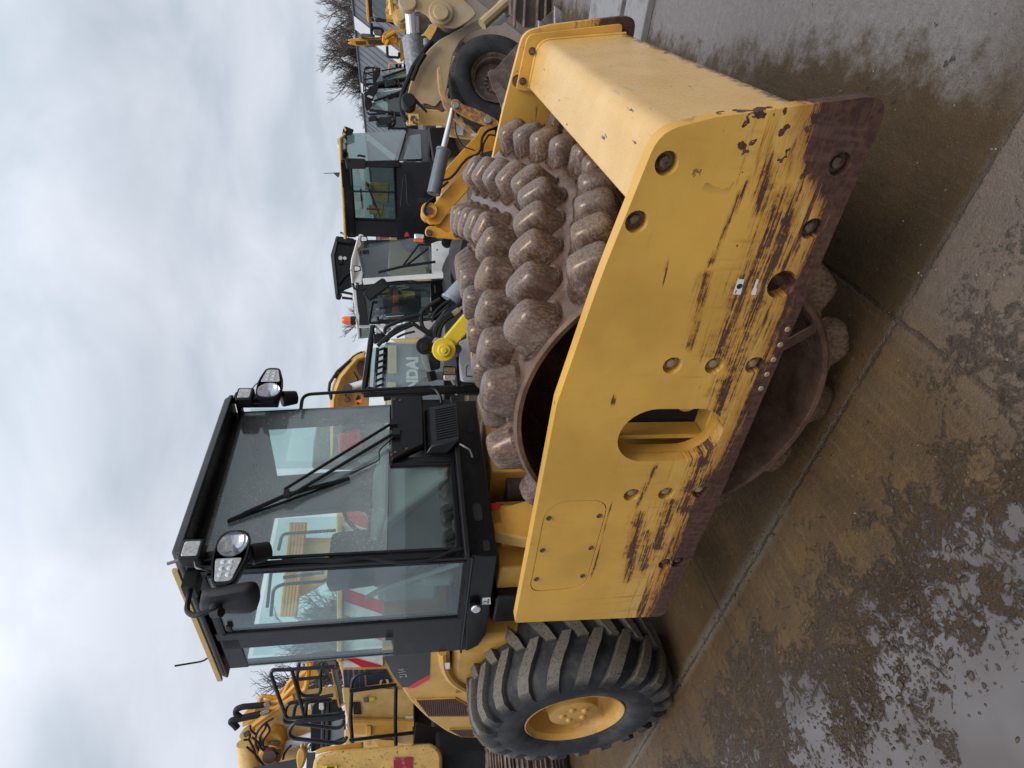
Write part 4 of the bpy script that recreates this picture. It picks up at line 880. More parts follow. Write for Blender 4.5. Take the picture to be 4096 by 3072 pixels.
def tree_mesh(seed, h):
    rn = random.Random(seed); T = MB(); C = MB()
    def br(p, d, l, r, lev):
        n = 4; pts = [p]; dd = d.copy()
        for i in range(n):
            dd = (dd + Vector((rn.uniform(-1, 1), rn.uniform(-1, 1), rn.uniform(-.5, 1.0))) * (.16 if lev < 2 else .26)).normalized(); pts.append(pts[-1] + dd * l / n)
        (T if lev < 2 else C).tube(pts, lambda t: r * (1 - .62 * t), 5 if lev < 2 else 3)
        if lev >= 5: return
        k = (7, 6, 5, 4, 4)[lev]
        for i in range(k):
            t = rn.uniform(.32, 1.0) if i else 1.0; q = pts[min(n, int(t * n))]
            nd = (dd + Vector((rn.uniform(-1, 1), rn.uniform(-1, 1), rn.uniform(-.45, .8))) * (.95 if lev < 3 else .8)).normalized()
            br(q, nd, l * rn.uniform(.50, .66), max(r * .5, .008), lev + 1)
    br(Vector((0, 0, 0)), Vector((0, 0, 1)), h * .36, h * .022, 0)
    return T, C
TREES = []
for sdd in (3, 11):
    T, C = tree_mesh(sdd, 10); hz = max(v.co.z for v in C.b.verts)
    for q in (T, C): bmesh.ops.scale(q.b, vec=(10 / hz,) * 3, verts=q.b.verts[:])
    t0 = T.build('trunk', M['bark'], None, True); c0_ = C.build('crown', M['twig'], None, True); TREES.append((t0, c0_))
ntree = 0; used = [False, False]
def tree(px, D, h, k, label, rz=0):
    global ntree
    x = (3072 - px if False else px); p = at(1604, x, D); th = thing('bare_tree', label, 'tree', (p.x, p.y, 0), rz, 'bare winter trees beyond the yard')
    t0, c0_ = TREES[k]
    for o in (t0, c0_):
        q = o if not used[k] else o.copy()
        if used[k]: COL.objects.link(q)
        q.parent = th
    used[k] = True; th.scale = (h / 10 * 1.25, h / 10 * 1.25, h / 10)
tree(40, 82, 13.6, 0, 'tallest bare tree, behind the barn roof at the end with the two excavators', .3)
tree(165, 80, 13.0, 1, 'broad bare tree rising behind the barn above the raised orange arm', 1.0)
tree(250, 84, 12.0, 0, 'bare tree behind the barn just past the raised orange arm', 2.1)
tree(330, 84, 10.6, 1, 'low bare tree behind the barn over the ladder rack of a dark cab', 3.0)
tree(410, 88, 9.6, 0, 'bare tree with drooping twigs behind the barn above the two dark cabs', 4.0)
tree(490, 90, 8.6, 1, 'smallest bare tree, at the barn end next to the yellow-roofed black cab', 5.0)
tree(1235, 42, 6.0, 1, 'bare tree top peeping over the white cab near its amber beacon', 1.7)
tree(2480, 34, 8.0, 0, 'bare tree seen through the side windows of the roller cab', 2.7)
tree(2660, 32, 9.9, 1, 'bare tree behind the black guard rails of the striped excavator', .9)
tree(2570, 36, 8.4, 0, 'bare tree showing between the roller cab and the guard rails', 5.5)

# ---------------- running gear: every machine stands on its own tracks or wheels
def crawler(th, pos, d, L=3.0, gauge=1.9, w=.5, H=.78, top=1.1, body=True):
    d = d.normalized(); sd_ = Vector((-d.y, d.x, 0)); r = H / 2; c = Vector((pos[0], pos[1], 0))
    for sg in (-1, 1):
        b = B2(); o = c + sd_ * (sg * gauge / 2 - w / 2); out = []
        for k in range(13): a = pi / 2 + pi * k / 12; out.append((-L / 2 + r + r * cos(a), r + r * sin(a)))
        for k in range(13): a = -pi / 2 + pi * k / 12; out.append((L / 2 - r + r * cos(a), r + r * sin(a)))
        n = len(out); vs = [o + d * x + Vector((0, 0, z)) for x, z in out] + [o + sd_ * w + d * x + Vector((0, 0, z)) for x, z in out]
        b._add(vs, [tuple(range(n)), tuple(range(2 * n - 1, n - 1, -1))] + [(i, (i + 1) % n, (i + 1) % n + n, i + n) for i in range(n)])
        b.put('crawler_track', M['trackrust'], th, None, False, .02)
    if body:
        b = B2(); m3 = Matrix((d, sd_, Vector((0, 0, 1)))).transposed(); b.box(c + Vector((0, 0, (top + .35) / 2)), (L * .6, gauge - w - .1, top - .35), M3=m3); b.put('slew_base', M['grey_dark'], th, None, False, .03)
def wheels4(th, pos, d, base=2.3, gauge=1.7, r=.55, w=.4, top=1.0):
    d = d.normalized(); sd_ = Vector((-d.y, d.x, 0)); c = Vector((pos[0], pos[1], 0))
    for sx in (-1, 1):
        for sg in (-1, 1):
            b = B2(); o = c + d * (sx * base / 2) + sd_ * (sg * gauge / 2) + Vector((0, 0, r)); loops = []
            for t, q in ((-w / 2, .5), (-w / 2, .8), (-w * .42, .95), (-w * .3, 1), (w * .3, 1), (w * .42, .95), (w / 2, .8), (w / 2, .5)): loops.append([o + sd_ * t + d * (q * r * cos(2 * pi * k / 28)) + Vector((0, 0, q * r * sin(2 * pi * k / 28))) for k in range(28)])
            b.ring(loops); b.put('wheel', M['tyre_far'], th, None, True)
    b = B2(); m3 = Matrix((d, sd_, Vector((0, 0, 1)))).transposed(); b.box(c + Vector((0, 0, (top + .4) / 2)), (base * 1.2, gauge - w - .1, top - .4), M3=m3); b.put('chassis', M['grey_dark'], th, None, False, .03)
# ---------------- wheel loader with the big tyre, at the far end
WL = thing('wheel_loader', 'dusty beige wheel loader with big black tyre and curved lift arm beyond the drum', 'wheel loader', foot(1984, 310, 8.15))
def lathe_at(cpt, prof, n=48):
    """profile (away from camera, radius) round the viewing axis"""
    b = B2(); loops = []
    for t, r in prof: loops.append([cpt + FH * t * .89 + RH * (r * .89 * cos(2 * pi * i / n)) + Vector((0, 0, r * .89 * sin(2 * pi * i / n))) for i in range(n)])
    b.ring(loops, False); return b
c = at(1984, 312, 8.15); WS = .89
tb = lathe_at(c, [(.06, .36), (.0, .40), (-.04, .47), (-.045, .55), (-.02, .63), (.02, .66), (.04, .69), (.12, .70), (.35, .70), (.45, .66), (.5, .5), (.46, .36)], 64)
for k in range(26):
    a = 2 * pi * k / 26
    tb.hexa([c + FH * q + RH * (r * WS * cos(a + w)) + Vector((0, 0, r * WS * sin(a + w))) for q, r, w in ((.0, .64, -.05), (.0, .64, .05), (.40, .69, .12), (.40, .69, .02))], [c + FH * q + RH * (r * WS * cos(a + w)) + Vector((0, 0, r * WS * sin(a + w))) for q, r, w in ((.01, .672, -.045), (.01, .672, .045), (.40, .715, .115), (.40, .715, .025))])
wq = lathe_at(c, [(.07, .34), (-.01, .375), (-.02, .385), (.0, .36), (.03, .345), (.04, .325), (.07, .315), (.16, .30), (.17, .02)], 48).put('wheel', M['rimbrown'], WL, None, True)
tb.put('tyre', M['tyre_far'], WL, wq, True)
b = B2()
for k in range(14): a = 2 * pi * k / 14; p = c + RH * (.129 * cos(a)) + Vector((0, 0, .129 * sin(a))); b.cyl(p + FH * .16, p + FH * .11, .018, n=8)
b.put('wheel_nuts', M['rimbrown'], WL, wq)
b = B2(); b.slab(q5((690, 830), (700, 700), (725, 610), (780, 480), (850, 375), (940, 292), (1050, 235), (1200, 150), (1330, 60), (1420, -40), (1520, -40), (1470, 40), (1390, 120), (1300, 185), (1170, 240), (1090, 300), (1035, 400), (1015, 500), (1000, 600), (985, 690), (905, 790), (830, 760), (760, 800), (740, 930), (690, 930)), 8.5, .16, .04); arm = b.put('lift_arm', M['beige'], WL, None, False, .02)
b = B2(); b.slab(q5((690, -60), (700, 40), (780, 80), (850, 120), (880, 165), (950, 200), (1060, 215), (1150, 165), (1215, 105), (1190, 60), (1130, 10), (1080, -60)), 8.28, .14, .06); bc = b.put('bell_crank', M['beige'], WL, None, False, .02)
b = B2(); b.disc(*q5((948, 85)), 8.22, .165, .1, 28); b.disc(*q5((948, 85)), 8.17, .105, .1, 24); b.disc(*q5((700, 8)), 8.22, .12, .1, 24); b.put('pin_boss', M['beige'], WL, bc, False, .012)
b = B2(); b.pipe(q5((1250, 180), (1440, 10)), 8.24, .075, 10); b.put('link_rod', M['beige'], WL, None, True)
b = B2(); b.slab(q5((1290, 190), (1420, 60), (1520, -30), (1560, -30), (1430, 150), (1390, 185)), 8.37, .05); b.disc(*q5((1438, 85)), 8.33, .05, .05); b.put('grey_link', M['lgrey'], WL, None, False, .008)
b = B2(); b.pipe(q5((712, 50), (733, 285)), 9.04, .075, 14); cy = b.put('ram_rod', M['chrome'], WL, None, True)
b = B2(); b.pipe(q5((735, 285), (772, 560)), 9.04, .15, 16); b.put('ram_barrel', M['greyspeck'], WL, None, True)
b = B2(); b.pipe(q5((880, 305), (820, 380), (740, 500), (700, 600), (665, 680), (650, 760), (660, 830), (690, 890)), 8.42, .035, 8); b.pipe(q5((830, 400), (780, 480), (735, 590)), 8.37, .03, 8); b.put('hydraulic_hose', M['rubber'], WL, None, True)
b = B2(); b.slab(q5((925, 500), (945, 485), (955, 560), (975, 680), (1010, 780), (1080, 870), (1200, 975), (1170, 990), (1050, 890), (980, 800), (940, 690), (928, 600)), 7.9, .35, .02); b.put('mudguard', M['mudguard'], WL, None, False, .01)
b = B2(); b.slab(q5((690, 810), (720, 790), (930, 810), (960, 830), (1020, 800), (1040, 930), (690, 920)), 8.42, .4, .03); bl = b.put('rear_block', M['yellow_pale'], WL, None, False, .015)
b = B2(); b.slab(q5((710, 840), (785, 835), (788, 925), (712, 922)), 8.24, .12, .01)
b.put('tow_plate', M['yellow_pale'], WL, bl, False, .01)
b = B2()
for p in ((735, 862), (750, 860), (730, 878), (768, 882), (748, 900), (768, 910)): b.disc(*q5(p), 8.227, .018, .02, 10)
b.put('plate_bolts', M['rustdark'], WL, bl)
b = B2(); b.disc(*q5((710, 735)), 8.15, .10, .2, 20); b.slab(q5((745, 745), (840, 835), (850, 820), (760, 720)), 8.2, .06); b.put('work_lamp', M['plastic'], WL, None, False, .02)
b = B2(); b.slab(q5((820, 790), (830, 740), (880, 720), (950, 740), (985, 800), (960, 830)), 8.52, .3, .03); b.put('dark_pocket', M['rimbrown'], WL, None, False, .02)
b = B2(); b.slab(q5((1010, 935), (1220, 940), (1200, 1040), (1010, 1010)), 8.6, .5, .04); bx = b.put('sill_box', M['yellow_pale'], WL, None, False, .02)
pane(WL, 'paper_notice', M['white'], q5((1050, 925), (1115, 930), (1110, 998), (1048, 990)), 8.56, .006, bx); pane(WL, 'paper_notice', M['white'], q5((1170, 975), (1210, 980), (1208, 1008), (1168, 1003)), 8.56, .006, bx)
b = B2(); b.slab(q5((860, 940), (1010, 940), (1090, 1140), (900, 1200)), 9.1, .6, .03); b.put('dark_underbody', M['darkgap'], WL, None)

gp = at(1984, 620, 9.6); gp.z = 0
b = B2(); b.box(gp + Vector((0, 0, .95)), (2.6, .9, .75), rz=atan2(RH.y, RH.x)); b.put('frame', M['beige'], WL, None, False, .04)
for o_ in (FH * 1.7, RH * -2.4, RH * -2.4 + FH * 1.7):
    q = lathe_at(c + o_, [(.0, .02), (.0, .36), (-.02, .40), (-.045, .55), (.02, .66), (.12, .70), (.35, .70), (.45, .66), (.5, .5), (.46, .02)], 40); q.put('wheel', M['tyre_far'], WL, None, True)
# ---------------- broken rusty bucket leaning before that tyre, toothed bucket behind the flange
RB = thing('torn_bucket', 'rusty torn steel bucket with ragged pointed side plates in front of the loader tyre', 'excavator bucket', foot(2030, 380, 7.4))
b = B2(); b.slab(q6b((1010, 950), (1040, 925), (1100, 920), (1440, 535), (1900, 100), (2050, 900), (1500, 1500), (1330, 1350), (1200, 1130)), 7.3, .03); b.put('side_plate', M['rustplate'], RB, None, False, .004)
b = B2(); b.slab(q6b((1000, 960), (1020, 955), (1330, 1300), (1250, 1600), (1190, 1480), (1150, 1330), (1100, 1230), (1070, 1180), (1045, 1100), (1020, 1040)), 7.25, .03); b.put('torn_lip', M['rustplate'], RB, None, False, .004)
b = B2(); b.slab(q6b((1200, 1360), (1180, 1480), (1240, 1620), (1300, 1500)), 7.2, .04); b.put('bare_edge', M['steel'], RB, None, False, .004)
TB = thing('toothed_bucket', 'dark brown digging bucket with two pointed bare steel teeth lying past the beam flange', 'excavator bucket', foot(2250, 60, 7.6))
b = B2(); b.slab([(2040, -40), (2330, -60), (2330, 110), (2230, 110), (2100, 110), (2040, 60)], 7.6, .12); b.put('back_wall', M['brownplate'], TB, None, False, .01)
b = B2()
for x in (2060, 2098, 2150, 2182): b.slab([(x, -40), (x + 10, -40), (x + 4, 110), (x - 6, 110)], 7.5, .1)
b.put('wear_strip', M['rustplate'], TB, None, False, .01)
for (a1, a2, a3) in (((2218, 22), (2312, 90), (2218, 110)), ((2154, 80), (2182, 100), (2154, 115))):
    b = B2(); b.slab([a1, a2, a3], 7.0, .10); b.put('tooth', M['steel'], TB, None, False, .008)
# two old concrete kerb beams lying on the ground
for k, (y0, y1) in enumerate(((2.30, 2.80), (2.95, 3.9))):
    b = MB(); b.prism([(y0, .0), (y1, .0), (y1, .055), (y1 - .02, .07), (y0 + .02, .07), (y0, .055)], -2.6, 3.6, 'x'); o = b.build('concrete_beam', M['concrete'], None, bevel=.006)
    tag(o, ('narrow pale concrete beam lying flat past the beam flange', 'wide pale concrete slab edge beside the toothed bucket')[k], 'concrete beam')
# ---------------- orange digger arm with a grey ram
OA = thing('digger_arm', 'orange digger boom with grey ram and rust-speckled link, between the drum and the black cab', 'digger arm', foot(1830, 620, 7.6))
b = B2(); b.slab(q5((860, 1659), (835, 1610), (850, 1560), (940, 1455), (1225, 1130), (1250, 1155), (1150, 1400), (1010, 1560), (940, 1659)), 7.5, .12, .03); b.slab(q5((930, 1440), (970, 1380), (930, 1330), (1010, 1220), (1210, 1000), (1250, 930), (1340, 930), (1360, 1100), (1240, 1130), (1160, 1180)), 7.75, .12, .03); bm = b.put('boom', M['orange'], OA, None, False, .012)
b = B2(); b.slab(q5((1020, 760), (1035, 730), (1070, 730), (1110, 770), (1200, 800), (1290, 840), (1370, 890), (1385, 920), (1330, 945), (1250, 920), (1150, 880), (1080, 840), (1030, 800)), 7.3, .10, .03); lk = b.put('dogbone_link', M['orangerust'], OA, None, False, .01)
b = B2(); b.disc(*q5((1058, 772)), 7.27, .038, .05); b.disc(*q5((1293, 880)), 7.27, .045, .05); b.put('link_pin', M['steel'], OA, lk, False, .004)
b = B2(); b.pipe(q5((1035, 805), (962, 1108)), 7.45, .035, 12); b.put('ram_rod', M['chrome'], OA, None, True)
b = B2(); b.pipe(q5((965, 1108), (893, 1430)), 7.45, .082, 16); b.pipe(q5((968, 1103), (963, 1120)), 7.45, .092, 16); b.put('ram_barrel', M['grey'], OA, None, True)
b = B2(); b.disc(*q5((862, 1548)), 7.42, .10, .25, 22); b.put('boom_foot', M['orange'], OA, bm, False, .01)
b = B2(); b.disc(*q5((862, 1552)), 7.40, .045, .05, 8); b.put('foot_pin', M['rustdark'], OA, bm)
b = B2(); b.slab(q6((935, 250), (960, 215), (1010, 215), (1060, 235), (1130, 275), (1180, 240), (1260, 260), (1280, 320), (1200, 330), (1100, 320), (940, 300)), 7.4, .15, .03); b.slab(q6((1010, 215), (1235, 30), (1260, 60), (1240, 250), (1130, 280)), 7.55, .1, .02); kn = b.put('slew_bracket', M['orange'], OA, None, False, .012)
b = B2()
for p in ((967, 268), (1195, 280), (1232, 290)): b.disc(*q6(p), 7.36, .038, .05, 14)
b.put('bracket_pin', M['rustdark'], OA, kn, False, .004)
b = B2(); b.pipe(q5((1360, 945), (1290, 960), (1250, 1010), (1240, 1110), (1215, 1140), (1150, 1160), (1100, 1210), (1060, 1270), (1010, 1320), (950, 1330), (900, 1300), (880, 1360), (880, 1420)), 7.4, .016, 6, .05); b.pipe(q5((900, 1450), (840, 1500), (820, 1560), (845, 1590)), 7.4, .014, 6, .05); b.pipe(q5((1350, 1000), (1300, 990), (1260, 1060), (1250, 1140)), 7.4, .012, 6, .03); b.pipe(q5((1050, 900), (1060, 990), (1110, 1080), (1200, 1110)), 7.42, .008, 6, .03); b.pipe(q5((1000, 1340), (940, 1390), (900, 1420)), 7.4, .016, 6); b.put('hydraulic_hose', M['rubber'], OA, None, True)

# ---------------- excavator with the black cab and yellow roof
EC = thing('excavator', 'excavator with glossy black cab, yellow roof edge and whip aerial behind the orange arm', 'excavator', foot(1700, 700, 12))
A0, A1, A2 = 11.4, 12.1, 12.4
b = B2(); b.deck(q5((212, 1020, A0 - .1))[0], q5((252, 1765, A1))[0], 1.3, .055); b.put('roof', M['yellow_pale'], EC, None, False, .02)
b = B2(); b.slab(q5((205, 1195, A0), (245, 1659, A1), (258, 1750, A1), (320, 1750, A1), (312, 1612, A1), (284, 1195, A0)), A0, .10)
b.slab(q5((205, 1195, A0), (205, 1010, A2), (245, 985, A2), (255, 1195, A0)), A0, .08)
b.slab(q5((250, 1185, A0), (255, 1226, A0), (650, 1234, A0), (640, 1180, A0)), A0, .10); b.slab(q5((280, 1608, A1), (280, 1740, A1), (640, 1750, A1), (640, 1616, A1)), A1, .1)
fr_ = b.put('cab_frame', M['black'], EC, None, False, .015)
b = B2(); b.slab(q5((605, 1200, A0), (640, 1195, A0), (870, 1195, A0), (870, 1860, A1), (700, 1860, A1), (620, 1760, A1), (612, 1640, A1)), A0, .14, .02); b.slab(q5((600, 1190, A0), (850, 1190, A0), (855, 960, A2), (700, 945, A2), (660, 1000, A2)), A0, .12, .02); cbd = b.put('door_panel', M['black'], EC, None, False, .015)
b = B2(); b.slab(q5((690, 1040, 11.85), (720, 1000, 12.05), (795, 985, 12.1), (805, 1170, 11.3), (670, 1175, 11.3)), 11.3, .01, .05); b.put('lower_window', M['glass_d'], EC, cbd)
b = B2(); b.pipe(q5((690, 1290), (700, 1500), (720, 1515)), 11.35, .012); b.pipe(q5((690, 1290), (670, 1310), (650, 1520)), 11.36, .012); b.slab(q5((772, 1460), (775, 1500), (838, 1490), (838, 1455)), 11.3, .05); b.put('door_handle', M['interior_d'], EC, cbd)
pane(EC, 'door_window', M['glass_d'], q5((282, 1222, A0), (600, 1230, A0), (618, 1622, A1), (310, 1612, A1)), A0); pane(EC, 'windscreen', M['glass_d'], q5((250, 1190, A0), (630, 1180, A0), (690, 965, A2), (240, 985, A2)), A0)
frame(EC, 'window_seal', M['rubber'], q5((282, 1222, A0 - .02), (600, 1230, A0 - .02), (618, 1622, A1 - .02), (310, 1612, A1 - .02)), A0, .022)
b = B2(); b.pipe(q5((292, 1410), (608, 1418)), 11.7, .016); b.put('window_bar', M['black'], EC)
b = B2(); b.slab(q5((240, 1190), (250, 1165), (385, 1170), (400, 1200), (390, 1245), (250, 1245)), 11.1, .06, .03); b.pipe(q5((215, 1165), (250, 1175), (270, 1190)), 11.1, .02); b.pipe(q5((330, 1150), (345, 1145), (390, 1155)), 11.2, .02); b.put('mirror', M['plastic'], EC, None, False, .015)
b = B2(); b.disc(*q5((216, 1078)), 11.5, .075, .1, 18); b.disc(*q5((228, 1040)), 11.7, .06, .1, 18); b.put('roof_lamp', M['lens_f'], EC, None, False, .01)
b = B2(); b.slab(q5((185, 1020), (240, 1020), (250, 1110), (190, 1110)), 11.85, .15, .02); b.slab(q5((225, 950), (240, 930), (300, 955), (290, 990), (215, 1010)), 12.2, .2, .02); b.put('lamp_housing', M['plastic'], EC, None, False, .01)
b = B2(); b.slab(q5((215, 1000), (230, 975), (245, 990), (225, 1015)), 12.1, .1); b.slab(q5((228, 945), (236, 930), (250, 960), (240, 970)), 12.15, .1); b.put('lamp_visor', M['yellow_pale'], EC)
b = B2(); b.pipe(q5((195, 1275), (85, 1278)), 11.7, .006); b.cyl(at(*q5((195, 1290))[0], 11.7), at(*q5((155, 1275))[0], 11.7), .05, .008); b.put('aerial', M['plastic'], EC, None, True)
b = B2(); b.slab(q6((640, 210, A1), (930, 208, A1), (940, 330, 12.3), (640, 330, 12.3)), A1, 1.2); b.slab(q6((640, 330), (930, 330), (1000, 700), (620, 620)), 12.6, .8); bd = b.put('body', M['yellow_pale'], EC, None, False, .03)
b = B2(); b.slab(q6((760, 305), (768, 275), (820, 240), (870, 250), (905, 300), (860, 300), (815, 268), (800, 300)), 12.0, .02); b.put('hexagon_emblem', M['red'], EC, bd)
b = B2(); b.slab(q6((762, 308), (800, 303), (815, 272), (830, 280), (820, 310)), 12.0, .02); b.put('emblem_ground', M['print'], EC, bd)
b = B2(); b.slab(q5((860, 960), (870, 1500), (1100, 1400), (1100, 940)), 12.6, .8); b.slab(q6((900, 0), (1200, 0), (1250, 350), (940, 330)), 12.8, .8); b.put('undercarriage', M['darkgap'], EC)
b = B2()
for a, c in (((355, 1390), (370, 1540)), ((395, 1340), (500, 1600)), ((400, 1540), (500, 1545))): b.pipe(q5(a, c), 12.5, .02)
b.put('inner_rail', M['interior_d'], EC)
b = B2(); b.slab(q5((420, 1340), (430, 1470), (560, 1500), (570, 1350)), 13.6, .2, .03); b.slab(q5((410, 1510), (415, 1580), (520, 1590), (525, 1510)), 13.6, .2, .03); b.slab(q5((380, 1350), (385, 1400), (420, 1400), (420, 1350)), 13.5, .1); b.put('engine_cover', M['yellow_pale'], EC, None, False, .02)

# ---------------- red, orange and yellow things just behind, seen between the cabs
YR = thing('orange_railing_rack', 'bundle of red and orange rails and pipes between the white cab and the black cab', 'pipe rack', foot(1530, 935, 14))
b = B2(); b.slab(q6((545, 310), (640, 285), (690, 290), (680, 305), (560, 330)), 13.5, .1, .01); b.put('rail_guard', M['redorange'], YR, None, False, .01)
b = B2(); b.pipe(q6((370, 210), (372, 300)), 14, .03); b.pipe(q6((370, 265), (560, 270)), 14, .03); b.pipe(q6((430, 215), (560, 215)), 14.2, .08); b.pipe(q6((440, 240), (580, 245)), 14.2, .05); b.put('rail', M['black'], YR)
b = B2(); b.slab(q6((440, 205), (490, 205), (490, 290), (440, 290)), 14.4, .3); b.slab(q6((510, 225), (560, 225), (560, 300), (510, 300)), 14.4, .3); b.put('reel', M['brownplate'], YR, None, False, .02)
b = B2(); b.slab(q6((560, 225), (620, 225), (640, 260), (600, 300), (560, 280)), 14.5, .3); b.put('cover', M['yellow_pale'], YR, None, False, .02)

# ---------------- white cab
WC = thing('white_wheeled_digger', 'white wheeled digger with wide windscreen, amber beacon and black mirror, behind the drum', 'wheeled digger', foot(1720, 1150, 10.2))
w0, w1, w2 = 9.9, 10.6, 10.9        # corner between front and door, far end of the front, rear of the door
b = B2(); b.slab(q6((395, 280, w1), (375, 300, w1), (320, 490, 10.1), (312, 580, w0), (325, 700, w0), (360, 1000, w2), (372, 1155, 11.3), (395, 1150, 11.3), (388, 1040, w2), (410, 690, w0), (420, 610, w0), (375, 420, 10.4), (410, 370, w1), (425, 290, w1)), w0, .5, .02); rf = b.put('roof', M['white'], WC, None, False, .03)
for (p, D) in (((425, 322), 10.4), ((368, 568), 9.75)):
    b = B2(); x, y = p; b.slab(q6((x - 30, y - 28), (x + 28, y - 22), (x + 34, y + 22), (x - 26, y + 30)), D, .06, .02); h_ = b.put('roof_lamp', M['plastic'], WC, rf, False, .008)
    b = B2(); b.slab(q6((x - 20, y - 20), (x + 22, y - 14), (x + 26, y + 14), (x - 18, y + 20)), D - .015, .02, .015); b.put('lamp_glass', M['lens'], WC, rf)
pane(WC, 'windscreen', M['glass_d'], q6((385, 410, 10.45), (470, 365, w1), (840, 312, w1), (980, 345, w1), (988, 615, w0), (430, 665, w0)), w0)
b = B2(); b.slab(q6((415, 650, w0), (425, 705, w0), (700, 670, w0), (1255, 640, w0), (1250, 605, w0), (985, 610, w0)), w0 - .02, .10, .01); b.slab(q6((385, 1035, w2), (390, 1060, w2), (760, 1060, w2), (760, 1035, w2)), w2, .08); b.slab(q6((600, 940, 10.7), (760, 935, 10.7), (760, 960, 10.7), (610, 970, 10.7)), 10.7, .05); b.slab(q6((1230, 640, w0), (1260, 640, w0), (1280, 800, 10.4), (1250, 800, 10.4)), w0, .08); b.put('cab_frame', M['white'], WC, None, False, .012)
b = B2(); b.slab(q6((355, 705, w0), (385, 1035, w2), (470, 1035, w2), (420, 700, w0)), w0, .06); b.slab(q6((975, 670, w0), (990, 1000, w2), (1240, 1000, w2), (1230, 640, w0)), w0, .06); b.slab(q6((420, 700, w0), (980, 668, w0), (982, 690, w0), (640, 705, w0), (425, 735, w0)), w0, .06); dr = b.put('door', M['black'], WC, None, False, .01)
pane(WC, 'door_window', M['glass_d'], q6((425, 735, w0), (640, 705, w0), (975, 690, w0), (980, 1000, w2), (470, 1030, w2)), w0); pane(WC, 'lower_door_window', M['glass_d'], q6((1085, 690, w0), (1200, 680, w0), (1205, 765, 10.2), (1090, 780, 10.2)), w0 - .03, .012, dr)
frame(WC, 'handle_frame', M['plastic'], q6((540, 968), (545, 1000), (610, 1000), (960, 985), (1000, 930), (960, 925)), 10.3, .02, None, False)
b = B2(); b.slab(q6((1010, 705), (1025, 705), (1030, 770), (1015, 775)), 9.82, .05, .01); b.pipe(q6((1185, 610), (1200, 615), (1205, 630), (1195, 635)), 9.7, .02); b.put('door_handle', M['plastic'], WC, dr, False, .006)
b = B2(); b.slab(q6((992, 340, w1), (1235, 335, w1), (1260, 400, 10.5), (1255, 610, w0), (995, 610, w0)), w0, .3, .02); hd = b.put('front_panel', M['white'], WC, None, False, .02)
b = B2()
for p in ((1035, 410), (1125, 488)): b.disc(*q6(p), 10.1, .012, .05, 8)
b.put('panel_screws', M['print'], WC, hd)
b = B2(); b.pipe(q6((980, 370), (880, 370), (750, 545), (760, 555), (960, 400)), 9.85, .018); b.put('wiper_arm', M['plastic'], WC)
b = B2(); b.pipe(q6((545, 600), (750, 550), (1020, 512)), 9.84, .022); b.put('wiper_blade', M['rubber'], WC)
b = B2(); b.slab(q6((415, 775), (440, 745), (570, 650), (595, 650), (635, 705), (630, 725), (480, 840), (460, 835)), 9.5, .05, .02); mr = b.put('mirror', M['plastic'], WC, None, False, .012)
b = B2(); b.slab(q6((432, 775), (570, 668), (620, 715), (475, 822)), 9.485, .02, .015); b.put('mirror_back', M['interior_d'], WC, mr)
b = B2(); b.pipe(q6((335, 690), (345, 740), (420, 740), (480, 720), (510, 715)), 9.55, .018, 6, .05); b.pipe(q6((360, 690), (375, 690), (380, 740)), 9.55, .018); b.put('mirror_arm', M['plastic'], WC, mr)
frame(WC, 'grab_bar', M['black'], q6((540, 850), (500, 845), (470, 1010), (490, 1020), (640, 1015)), 10.2, .022, None, False)
b = B2(); b.slab(q6((845, 285), (850, 278), (925, 285), (925, 325), (845, 322)), 9.9, .1, .02); il = b.put('front_lamp', M['lens'], WC, None, False, .01)
b = B2(); b.slab(q6((842, 322), (925, 326), (918, 355), (840, 345)), 9.9, .1, .02); b.put('indicator', M['amber'], WC, il, False, .01)
b = B2(); b.slab(q6((920, 350), (950, 330), (1070, 295), (1085, 325), (960, 370)), 10.0, .08, .02); b.disc(*q6((1118, 325)), 9.95, .085, .1, 20, .075); b.disc(*q6((1115, 350)), 9.98, .09, .04, 20); b.put('lamp_bracket', M['plastic'], WC, None, False, .008)
b = B2(); p = at(*q6((345, 1000))[0], 10.8); b.cyl(p + Vector((0, 0, -.02)), p + Vector((0, 0, .055)), .075, n=18); b.put('beacon_base', M['plastic'], WC, rf)
b = B2(); b.cyl(p + Vector((0, 0, .055)), p + Vector((0, 0, .16)), .078, .068, 18); b.cyl(p + Vector((0, 0, .16)), p + Vector((0, 0, .20)), .068, .05, 18); b.put('beacon', M['amber'], WC, rf, True)
b = B2(); b.slab(q6((560, 905), (555, 875), (700, 850), (790, 845), (790, 858), (720, 880)), 10.45, .04, .01); b.slab(q6((720, 900), (780, 800), (860, 785), (890, 830), (880, 1000), (740, 1000)), 11.2, .3, .04); b.put('seat', M['interior_d'], WC, None, False, .02)
b = B2(); b.slab(q6((395, 1060, 11.1), (395, 1150, 11.5), (480, 1140, 11.5), (510, 1060, 11.1)), 11.1, .012); b.put('quarter_window', M['glass_d'], WC)
b = B2(); b.slab(q6((405, 945), (408, 978), (440, 978), (440, 945)), 10.78, .004); b.put('window_sticker', M['palegreen'], WC)
b = B2(); b.slab(q6((1240, 330, w1), (1255, 610, w0), (1400, 1000, w2), (1500, 1000, w2), (1500, 330, w1)), 10.3, .8); b.put('chassis', M['grey'], WC)

